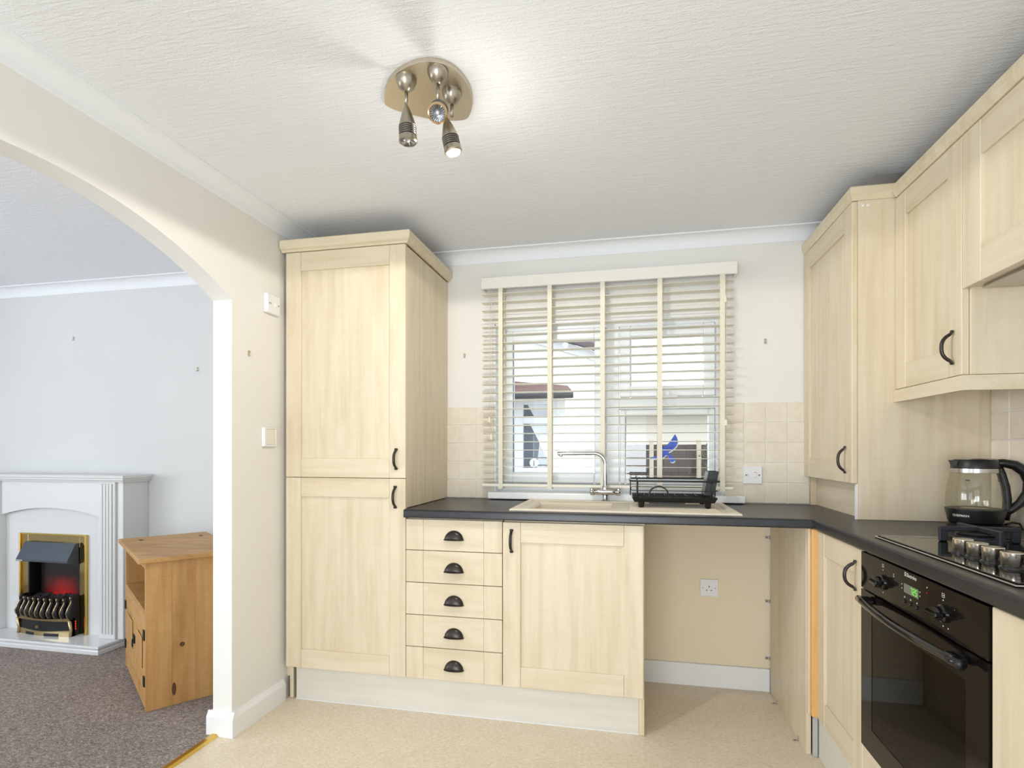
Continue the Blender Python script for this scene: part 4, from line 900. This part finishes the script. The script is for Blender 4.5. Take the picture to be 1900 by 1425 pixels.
lo = bpy.data.objects.new('spotlight_bulb', lp); COL.objects.link(lo); lo.location = A + D * 0.125; lo.rotation_euler = (0, 0, 0)

# ------------------------------------------------------------------ living room: fire surround, hearth, fire
FXc, FX1 = -3.513, -2.963; hw = FX1 - FXc
fsn = thing('fire_surround', 'white fireplace surround with fluted pilasters and arched panel', 'fireplace', (FXc, 2.84, 0.053))
fx0 = FXc - hw
HT = 0.053; YS = 2.742
def fluted(x0, x1):
    p = boxes('pilaster', [(x0, x1, YS - 0.014, YB - 0.001, HT + 0.0003, 0.992)], 'fire_white', fsn, 0.002)
    w = (x1 - x0 - 0.03) / 4
    for k in range(4): box('flute', x0 + 0.017 + k * w, x0 + 0.013 + (k + 1) * w, YS - 0.0215, YS - 0.0142, HT + 0.03, 0.985, 'fire_white', p, 0.004, seg=2)
fluted(-3.128, -3.008); fluted(2 * FXc + 3.008, 2 * FXc + 3.128)
box('side_panel', -3.007, FX1, YS, YB - 0.001, HT + 0.0003, 0.992, 'fire_white', fsn, 0.002)
box('side_panel', fx0, 2 * FXc + 3.007, YS, YB - 0.001, HT + 0.0003, 0.992, 'fire_white', fsn, 0.002)
hw2 = 0.384; n = 24; fz = []
for i in range(n + 1):
    x = FXc - hw2 + 2 * hw2 * i / n; fz.append((x, 0.828 - 0.05 * ((x - FXc) / hw2) ** 2))
prism('frieze', [(FXc - hw2, 0.992)] + fz + [(FXc + hw2, 0.992)], 1, YS + 0.004, YS + 0.03, 'fire_white', fsn)
mprof = [(0.0, 0.992), (0.014, 0.992), (0.018, 1.002), (0.026, 1.006), (0.026, 1.014), (0.034, 1.018), (0.036, 1.034), (0.0, 1.034)]
vs, fs = [], []; m = len(mprof)
for (px, py, nx, ny) in ((fx0, YB - 0.001, -1, 0), (fx0, YS, -1, -1), (FX1, YS, 1, -1), (FX1, YB - 0.001, 1, 0)):
    for a, h in mprof: vs.append((px + nx * a, py + ny * a, h))
for i in range(3):
    for k in range(m): fs.append((i * m + k, i * m + (k + 1) % m, (i + 1) * m + (k + 1) % m, (i + 1) * m + k))
for k in (0, m - 1): fs.append(tuple(i * m + k for i in range(4)))
mesh('mantel_shelf', vs, fs, 'fire_white', fsn)
bxa, bxb = FXc - 0.2575, FXc + 0.2575                     # brass frame width
boxes('back_panel', [(FXc - hw2, bxa + 0.03, YS + 0.034, YS + 0.05, HT + 0.0003, 0.90), (bxb - 0.03, FXc + hw2, YS + 0.034, YS + 0.05, HT + 0.0003, 0.90), (bxa + 0.03, bxb - 0.03, YS + 0.034, YS + 0.05, 0.645, 0.90)], 'marble', fsn)
he = thing('hearth', 'glossy white hearth slab under the fireplace', 'hearth', (FXc, 2.76, 0.004))
hprof = [(0, 0.0045), (0.008, 0.0045), (0.008, 0.024), (0.004, 0.030), (0.008, 0.036), (0.010, 0.044), (0.007, HT - 0.001), (0, HT)]
vs, fs = [], []; m = len(hprof); hx_a, hx_b, hy_ = FXc - 0.524, FXc + 0.524 - 0.008, 2.613
for (px, py, nx, ny) in ((hx_a, YB - 0.018, -1, 0), (hx_a, hy_, -1, -1), (hx_b, hy_, 1, -1), (hx_b, YB - 0.018, 1, 0)):
    for a, h in hprof: vs.append((px + nx * a, py + ny * a, h))
for i in range(3):
    for k in range(m - 1): fs.append((i * m + k, i * m + k + 1, (i + 1) * m + k + 1, (i + 1) * m + k))
for k in (0, m - 1): fs.append(tuple(i * m + k for i in range(4)))
fs.append(tuple(range(m))); fs.append(tuple(range(3 * m, 4 * m)))
mesh('slab', vs, fs, 'marble', he)

ef = thing('electric_fire', 'brass-framed electric fire with coal-effect basket in the fireplace', 'electric fire', (FXc, 2.72, HT))
YFr = YS + 0.026
bxi, bxj = FXc - 0.2, FXc + 0.2
boxes('brass_trim', [(bxa, bxi, YFr, YFr + 0.008, HT + 0.001, 0.664), (bxj, bxb, YFr, YFr + 0.008, HT + 0.001, 0.664), (bxi, bxj, YFr, YFr + 0.008, 0.585, 0.664)], 'brass_mirror', ef, 0.0015)
boxes('trim_edge', [(bxb - 0.010, bxb, YFr - 0.012, YFr, HT + 0.001, 0.664), (bxa, bxa + 0.008, YFr - 0.012, YFr, HT + 0.001, 0.664), (bxa + 0.008, bxb - 0.010, YFr - 0.012, YFr, 0.656, 0.664)], 'brass', ef, 0.002)
boxes('firebox', [(bxi, bxi + 0.01, YFr + 0.001, YB - 0.002, HT + 0.001, 0.585), (bxj - 0.01, bxj, YFr + 0.001, YB - 0.002, HT + 0.001, 0.585), (bxi, bxj, YFr + 0.001, YB - 0.002, 0.575, 0.585), (bxi, bxj, YB - 0.01, YB - 0.002, HT + 0.001, 0.585)], 'black_plastic', ef)
box('flame_screen', bxi + 0.04, bxj - 0.002, YFr + 0.05, YFr + 0.054, 0.2, 0.57, 'flame_screen', ef)
hx_0, hx_1 = FXc - 0.195, FXc + 0.195; HYb, HYf = YFr - 0.002, YFr - 0.075
mesh('hood', [(hx_0, HYb, 0.612), (hx_1, HYb, 0.612), (hx_1, HYb - 0.02, 0.612), (hx_0, HYb - 0.02, 0.612), (hx_0, HYf, 0.514), (hx_1, HYf, 0.514), (hx_1, HYf, 0.502), (hx_0, HYf, 0.502), (hx_1, HYb, 0.482), (hx_0, HYb, 0.482)],
     [(0, 1, 2, 3), (3, 2, 5, 4), (4, 5, 6, 7), (7, 6, 8, 9), (9, 8, 1, 0), (0, 3, 4, 7, 9), (1, 8, 6, 5, 2)], 'hood_grey', ef)
boxes('hood_badge', [(hx_0 + 0.004, hx_0 + 0.05, HYf - 0.001, HYf, 0.504, 0.511)], 'silver_paint', ef)
# fret: base drawer front, S-shaped bars, coals
gx0, gx1 = FXc - 0.202, FXc + 0.202; GY = 2.717
def bow(x): return 0.022 * math.cos((x - FXc) / 0.202 * PI / 2) 
def bowed(name, z0, z1, d0, d1, mat, parent, x0=gx0, x1=gx1, up=0.0):
    vs, fs = [], []; n = 18
    for i in range(n + 1):
        x = x0 + (x1 - x0) * i / n; y = GY - bow(x); w = up * math.cos((x - FXc) / 0.202 * PI)
        vs += [(x, y + d0, z0), (x, y + d1, z0), (x, y + d1, z1 + w), (x, y + d0, z1 + w)]
    for i in range(n):
        for k in range(4): fs.append((i * 4 + k, i * 4 + (k + 1) % 4, i * 4 + 4 + (k + 1) % 4, i * 4 + 4 + k))
    fs.append((0, 1, 2, 3)); fs.append(tuple(n * 4 + k for k in range(4)))
    return mesh(name, vs, fs, mat, parent)
bowed('fret_base', HT + 0.0005, 0.148, 0.004, 0.02, 'iron_black', ef)
bowed('fret_moulding', 0.145, 0.16, -0.006, 0.02, 'antique_brass', ef, up=-0.004)
bowed('fret_foot', HT + 0.0005, 0.084, -0.002, 0.004, 'antique_brass', ef, up=-0.004)
bowed('foot_slot', HT + 0.001, 0.07, -0.0035, -0.002, 'iron_black', ef, FXc - 0.13, FXc - 0.06); bowed('foot_slot', HT + 0.001, 0.07, -0.0035, -0.002, 'iron_black', ef, FXc + 0.02, FXc + 0.12)
lathe('knob', [(0.004, 0), (0.004, 0.006), (0.010, 0.010), (0.008, 0.016)], 'antique_brass', ef, (FXc - 0.02, GY - 0.022, 0.11), (0, -1, 0), 16)
for x in (gx0 + 0.004, gx1 - 0.004): tube('fret_scroll', [(x, GY - 0.006, HT + 0.002), (x, GY - 0.002, 0.09), (x, GY - 0.012, 0.15)], [(0.008, 0.008)] * 3, 'antique_brass', ef, 8)
for k in range(10):
    x = gx0 + 0.008 + (gx1 - gx0 - 0.016) * k / 9; y = GY - bow(x)
    pr = [(0.0, 0.16, 0.011), (-0.012, 0.178, 0.0135), (-0.016, 0.198, 0.013), (-0.008, 0.222, 0.009), (0.004, 0.244, 0.007), (0.008, 0.258, 0.0075), (0.004, 0.268, 0.0095), (0.002, 0.280, 0.0075)]
    if k in (0, 9): pr = [(a * 1.2, b if b < 0.2 else b + (b - 0.2) * 0.15, r) for a, b, r in pr]
    bar = tube('fret_bar', [(x, y + a + 0.008, b) for a, b, r in pr], [(r, 0.012) for a, b, r in pr], 'iron_black', ef, 10)
    tube('bar_edge', [(x - r * 0.75, y + a - 0.001, b) for a, b, r in pr], [0.0042] * len(pr), 'antique_brass', bar, 6)
for x, s_ in ((gx0, 1), (gx1, -1)):
    prism('fret_side', [(GY - 0.004, HT + 0.001), (GY - 0.01, 0.15), (GY - 0.022, 0.2), (GY, 0.25), (GY + 0.002, 0.29), (YFr - 0.002, 0.29), (YFr - 0.002, HT + 0.001)], 0, x, x + 0.006 * s_, 'iron_black', ef)
box('ember_bed', gx0 + 0.008, gx1 - 0.008, GY + 0.03, YFr + 0.045, 0.15, 0.225, 'coal', ef)
rng = random.Random(3)
for k in range(26):
    bm = bmesh.new(); bmesh.ops.create_icosphere(bm, subdivisions=1, radius=1)
    for v in bm.verts: v.co *= 0.8 + 0.4 * rng.random()
    r = 0.017 + 0.013 * rng.random(); cx = gx0 + 0.03 + (gx1 - gx0 - 0.06) * ((k % 13) + 0.5 * rng.random()) / 13; cy = (GY + 0.045 if k < 13 else GY + 0.09) + 0.008 * rng.random()
    bmesh.ops.transform(bm, matrix=Matrix.Translation((cx, cy, 0.236 + 0.02 * rng.random() + (0.012 if k >= 13 else 0))) @ Matrix.Diagonal((r * 1.3, r, r, 1)), verts=bm.verts)
    done('coal', bm, 'coal', ef)
for k, (dx, z) in enumerate(((0.058, 0.185), (0.064, 0.2), (0.071, 0.215), (-0.045, 0.18), (0.01, 0.178), (-0.04, 0.192), (0.13, 0.182), (-0.1, 0.18))):
    lathe('ember', [(0.0045, 0), (0.0035, 0.003)], 'ember', ef, (FXc + dx, GY + 0.029, z), (0, -1, 0), 8)
for z in (0.09, 0.105, 0.12, 0.135): box('side_glow', gx1 + 0.0002, gx1 + 0.001, YFr - 0.03, YFr - 0.026, z, z + 0.010, 'ember', ef)

# ------------------------------------------------------------------ pine cabinet
O = Vector((-2.134, 2.086, 0.0045)); U = Vector((-0.798, 0.603, 0)).normalized(); Dv = Vector((U.y, -U.x, 0))
FP = (O, U, Dv, Vector((0, 0, 1)))           # u along the front, v = depth, n = height
PWd, PDp, PH = 0.71, 0.38, 0.672
pc = thing('pine_cabinet', 'rustic pine television cabinet with black hinges by the fireplace', 'cabinet', O + U * PWd / 2 + Dv * PDp / 2)
cuts = [0, 0.105, 0.2, 0.295, PDp]
for a, b in zip(cuts, cuts[1:]): box('side_plank', 0, 0.02, a, b, 0, PH, 'pine_z', pc, 0.0012, FP)
for a, b in zip(cuts, cuts[1:]): box('side_plank', PWd - 0.02, PWd, a, b, 0.0, PH, 'pine_z', pc, 0.0012, FP)
def knot(u0, v, z, r, sx):
    t = [O + U * (-0.0004) + Dv * (v + r * sx * math.cos(a)) + Vector((0, 0, z + r * math.sin(a))) for a in [i * PI / 8 for i in range(16)]]
    me = bpy.data.meshes.new('knot'); me.from_pydata([tuple(p) for p in t], [], [tuple(range(16))]); link('knot', me, 'knot', pc)
knot(0, 0.145, 0.275, 0.011, 1.0); knot(0, 0.112, 0.075, 0.03, 0.3)
tcuts = [-0.03, 0.12, 0.37, 0.60, PWd + 0.03]
for a, b in zip(tcuts, tcuts[1:]): box('top_plank', a, b, -0.03, PDp + 0.02, PH + 0.0003, PH + 0.022, 'pine_x', pc, 0.004, FP, 2)
for u, v in ((0.15, 0.33), (0.60, 0.05), (0.56, 0.33)): box('clavo', u, u + 0.03, v, v + 0.018, PH + 0.0222, PH + 0.0236, 'iron_black', pc, 0.0005, FP)
box('back_board', 0.0205, PWd - 0.0205, PDp - 0.012, PDp - 0.002, 0.02, PH, 'pine_z', pc, 0, FP)
box('shelf', 0.0205, PWd - 0.0205, 0.0, PDp - 0.013, 0.435, 0.453, 'pine_x', pc, 0.001, FP)
box('bottom_board', 0.0205, PWd - 0.0205, 0.022, PDp - 0.013, 0.06, 0.078, 'pine_x', pc, 0.001, FP)
box('front_rail', 0.0205, PWd - 0.0205, -0.001, 0.02, 0.40, 0.4345, 'pine_x', pc, 0.001, FP)
box('front_rail', 0.0205, PWd - 0.0205, -0.001, 0.02, 0.645, PH, 'pine_x', pc, 0.001, FP)
box('front_rail', 0.0205, PWd - 0.0205, -0.001, 0.02, 0.015, 0.078, 'pine_x', pc, 0.001, FP)
for a, b in ((0.021, 0.35), (0.352, PWd - 0.021)):
    FDp = (O, U, Vector((0, 0, 1)), Dv)
    d = box('door', a + 0.05, b - 0.05, 0.13, 0.345, 0.004, 0.016, 'pine_z', pc, 0.003, FDp)
    for p, q_ in ((a, a + 0.052), (b - 0.052, b)): box('stile', p, q_, 0.08, 0.398, 0, 0.02, 'pine_z', d, 0.002, FDp)
    for p, q_ in ((0.08, 0.134), (0.34, 0.398)): box('rail', a + 0.0525, b - 0.0525, p, q_, 0, 0.02, 'pine_x', d, 0.002, FDp)
    box('raised_field', a + 0.085, b - 0.085, 0.165, 0.31, -0.004, 0.0038, 'pine_z', d, 0.004, FDp)
    hu = a - 0.012 if a < 0.2 else b - 0.018
    for z in (0.11, 0.32): box('hinge', hu, hu + 0.03, z, z + 0.045, -0.006, -0.0004, 'iron_black', d, 0.001, FDp)
lk = box('latch', 0.325, 0.375, 0.225, 0.262, -0.007, -0.0004, 'iron_black', pc, 0.001, (O, U, Vector((0, 0, 1)), Dv))
tube('latch_ring', [O + U * (0.35 + 0.012 * math.cos(a)) - Dv * 0.010 + Vector((0, 0, 0.222 + 0.018 * math.sin(a))) for a in [i * PI / 6 for i in range(12)]], 0.003, 'iron_black', lk, 6, True)
lathe('shelf_knob', [(0.004, 0), (0.009, 0.006), (0.006, 0.012)], 'knot', pc, O + U * 0.12 + Dv * 0.14 + Vector((0, 0, 0.4531)), n=12)

# ------------------------------------------------------------------ outside the kitchen window
GZ = -0.6
struct(box('ground', -30, 40, 3.2, 60, GZ - 0.2, GZ, 'ground'), 'pale paved ground outside the window')
nh = thing('neighbour_house', 'cream rendered neighbouring park home seen through the left window pane', 'building', (-1.2, 7, GZ))
A0 = Vector((-2.2, 3.85, 0)); dW = Vector((0.4, 0.9165, 0)); nW = Vector((0.9165, -0.4, 0))
FN = (A0, dW, Vector((0, 0, 1)), nW)
box('wall', 0, 4.55, GZ, 2.55, -2.5, 0, 'render_wall', nh, 0, FN)
box('fascia', -0.2, 4.65, 2.60, 2.78, 0.24, 0.27, 'white_gloss', nh, 0, FN)
box('soffit', -0.2, 4.65, 2.565, 2.599, 0.0, 0.26, 'soffit', nh, 0, FN)
box('verge_board', -0.2, 4.6, 2.43, 2.55, 0.001, 0.03, 'white_gloss', nh, 0, FN)
mesh('roof', [A0 - dW * 0.3 + nW * 0.36 + Vector((0, 0, 2.78)), A0 + dW * 4.75 + nW * 0.36 + Vector((0, 0, 2.78)), A0 + dW * 4.75 - nW * 1.6 + Vector((0, 0, 3.5)), A0 - dW * 0.3 - nW * 1.6 + Vector((0, 0, 3.5)), A0 - dW * 0.3 - nW * 2.6 + Vector((0, 0, 2.78)), A0 + dW * 4.75 - nW * 2.6 + Vector((0, 0, 2.78))],
     [(0, 1, 2, 3), (3, 2, 5, 4), (0, 3, 4), (1, 5, 2), (0, 4, 5, 1)], 'roof_brown', nh)
PY = 5.2
boxes('porch_wall', [(-1.55, -1.09, PY, PY + 0.9, GZ, 1.70), (-0.66, -0.60, PY, PY + 0.9, GZ, 1.70), (-1.09, -0.66, PY, PY + 0.9, GZ, 0.97), (-1.09, -0.66, PY + 0.3, PY + 0.9, 0.97, 1.70)], 'render_wall', nh)
wf = boxes('porch_window', [(-1.09, -1.0, PY - 0.02, PY + 0.05, 0.97, 1.69), (-0.74, -0.66, PY - 0.02, PY + 0.05, 0.97, 1.69), (-1.0, -0.74, PY - 0.02, PY + 0.05, 0.97, 1.016), (-1.0, -0.74, PY - 0.02, PY + 0.05, 1.62, 1.69), (-1.0, -0.74, PY - 0.02, PY + 0.05, 1.436, 1.505)], 'upvc', nh, 0.005)
box('pane', -1.0, -0.74, PY + 0.03, PY + 0.035, 1.016, 1.436, 'win_dark', wf); box('pane', -1.0, -0.74, PY + 0.03, PY + 0.035, 1.505, 1.62, 'win_dark', wf)
for pts in ([(-0.94, 1.435), (-0.742, 1.435), (-0.742, 1.03), (-0.77, 1.10), (-0.86, 1.28)], [(-0.96, 1.618), (-0.742, 1.618), (-0.742, 1.507), (-0.90, 1.507)]):
    prism('curtain', pts, 1, PY + 0.020, PY + 0.028, 'net_curtain', nh)
lathe('vent', [(0.043, 0), (0.043, 0.01), (0.036, 0.014)], 'upvc', nh, (-0.90, PY + 0.028, 1.062), (0, -1, 0), 20)
box('vent_slot', -0.905, -0.895, PY + 0.012, PY + 0.0138, 1.035, 1.085, 'grey_dark', nh)
mesh('porch_roof', [(-1.75, PY - 0.2, 1.73), (-0.52, PY - 0.2, 1.73), (-0.62, PY + 0.4, 1.84), (-1.5, PY + 0.4, 1.93), (-1.75, PY - 0.2, 1.69), (-0.52, PY - 0.2, 1.69), (-0.62, PY + 0.4, 1.71), (-1.5, PY + 0.4, 1.71)],
     [(0, 1, 2, 3), (4, 7, 6, 5), (0, 4, 5, 1), (1, 5, 6, 2), (2, 6, 7, 3), (3, 7, 4, 0)], 'roof_brown', nh)
tube('gutter', [(-1.75, PY - 0.23, 1.685), (-0.5, PY - 0.23, 1.685)], 0.032, 'grey_dark', nh, 10)
fn = thing('garden_fence', 'dark wooden garden fence with pale concrete posts outside the window', 'fence', (1.8, 8.3, GZ))
FY = 8.3; x = -0.05
while x < 4.2:
    w = 0.105
    box('fence_board', x + 0.0005, x + w - 0.0005, FY, FY + 0.025, GZ + 0.02, 1.26 + 0.01 * rng.random(), 'fence_wood', fn, 0.003); x += w
for px in (0.275, 0.93, 2.4): box('post', px, px + 0.06, FY - 0.08, FY - 0.002, GZ, 1.34, 'concrete_post', fn, 0.008)
for z in (GZ + 0.3, 0.9): boxes('fence_rail', [(-0.05, 0.274, FY - 0.04, FY - 0.002, z, z + 0.07)], 'fence_wood', fn)
bsh = thing('garden_shrub', 'slim green shrub growing against the garden fence', 'shrub', (1.04, 7.95, GZ))
vs, fs = [], []
for k in range(420):
    c = Vector((1.04 + 0.035 * rng.gauss(0, 1), 7.95 + 0.035 * rng.gauss(0, 1), GZ + 1.85 * rng.random())); a = Vector((rng.gauss(0, 1), rng.gauss(0, 1), rng.gauss(0, 1))).normalized() * 0.04; b = a.orthogonal().normalized() * 0.02
    i = len(vs); vs += [c - a, c + b, c + a, c - b]; fs.append((i, i + 1, i + 2, i + 3))
fo = mesh('foliage', vs, fs, 'leaf', bsh); fo['kind'] = 'stuff'
tube('stem', [(1.04, 7.95, GZ), (1.045, 7.955, 0.3), (1.035, 7.95, 1.1)], [0.02, 0.015, 0.006], 'knot', bsh, 8)
dh = thing('distant_house', 'pale bungalow with a light tiled roof beyond the garden fence', 'building', (2.5, 13, GZ))
box('wall', -0.2, 7.5, 13, 17, GZ, 2.0, 'house_cream', dh)
mesh('roof', [(-0.6, 12.6, 1.95), (8, 12.6, 1.95), (8, 15, 2.45), (-0.6, 15, 2.45), (-0.6, 17.4, 1.95), (8, 17.4, 1.95)], [(0, 1, 2, 3), (3, 2, 5, 4), (0, 3, 4), (1, 5, 2), (0, 4, 5, 1)], 'roof_pale', dh)
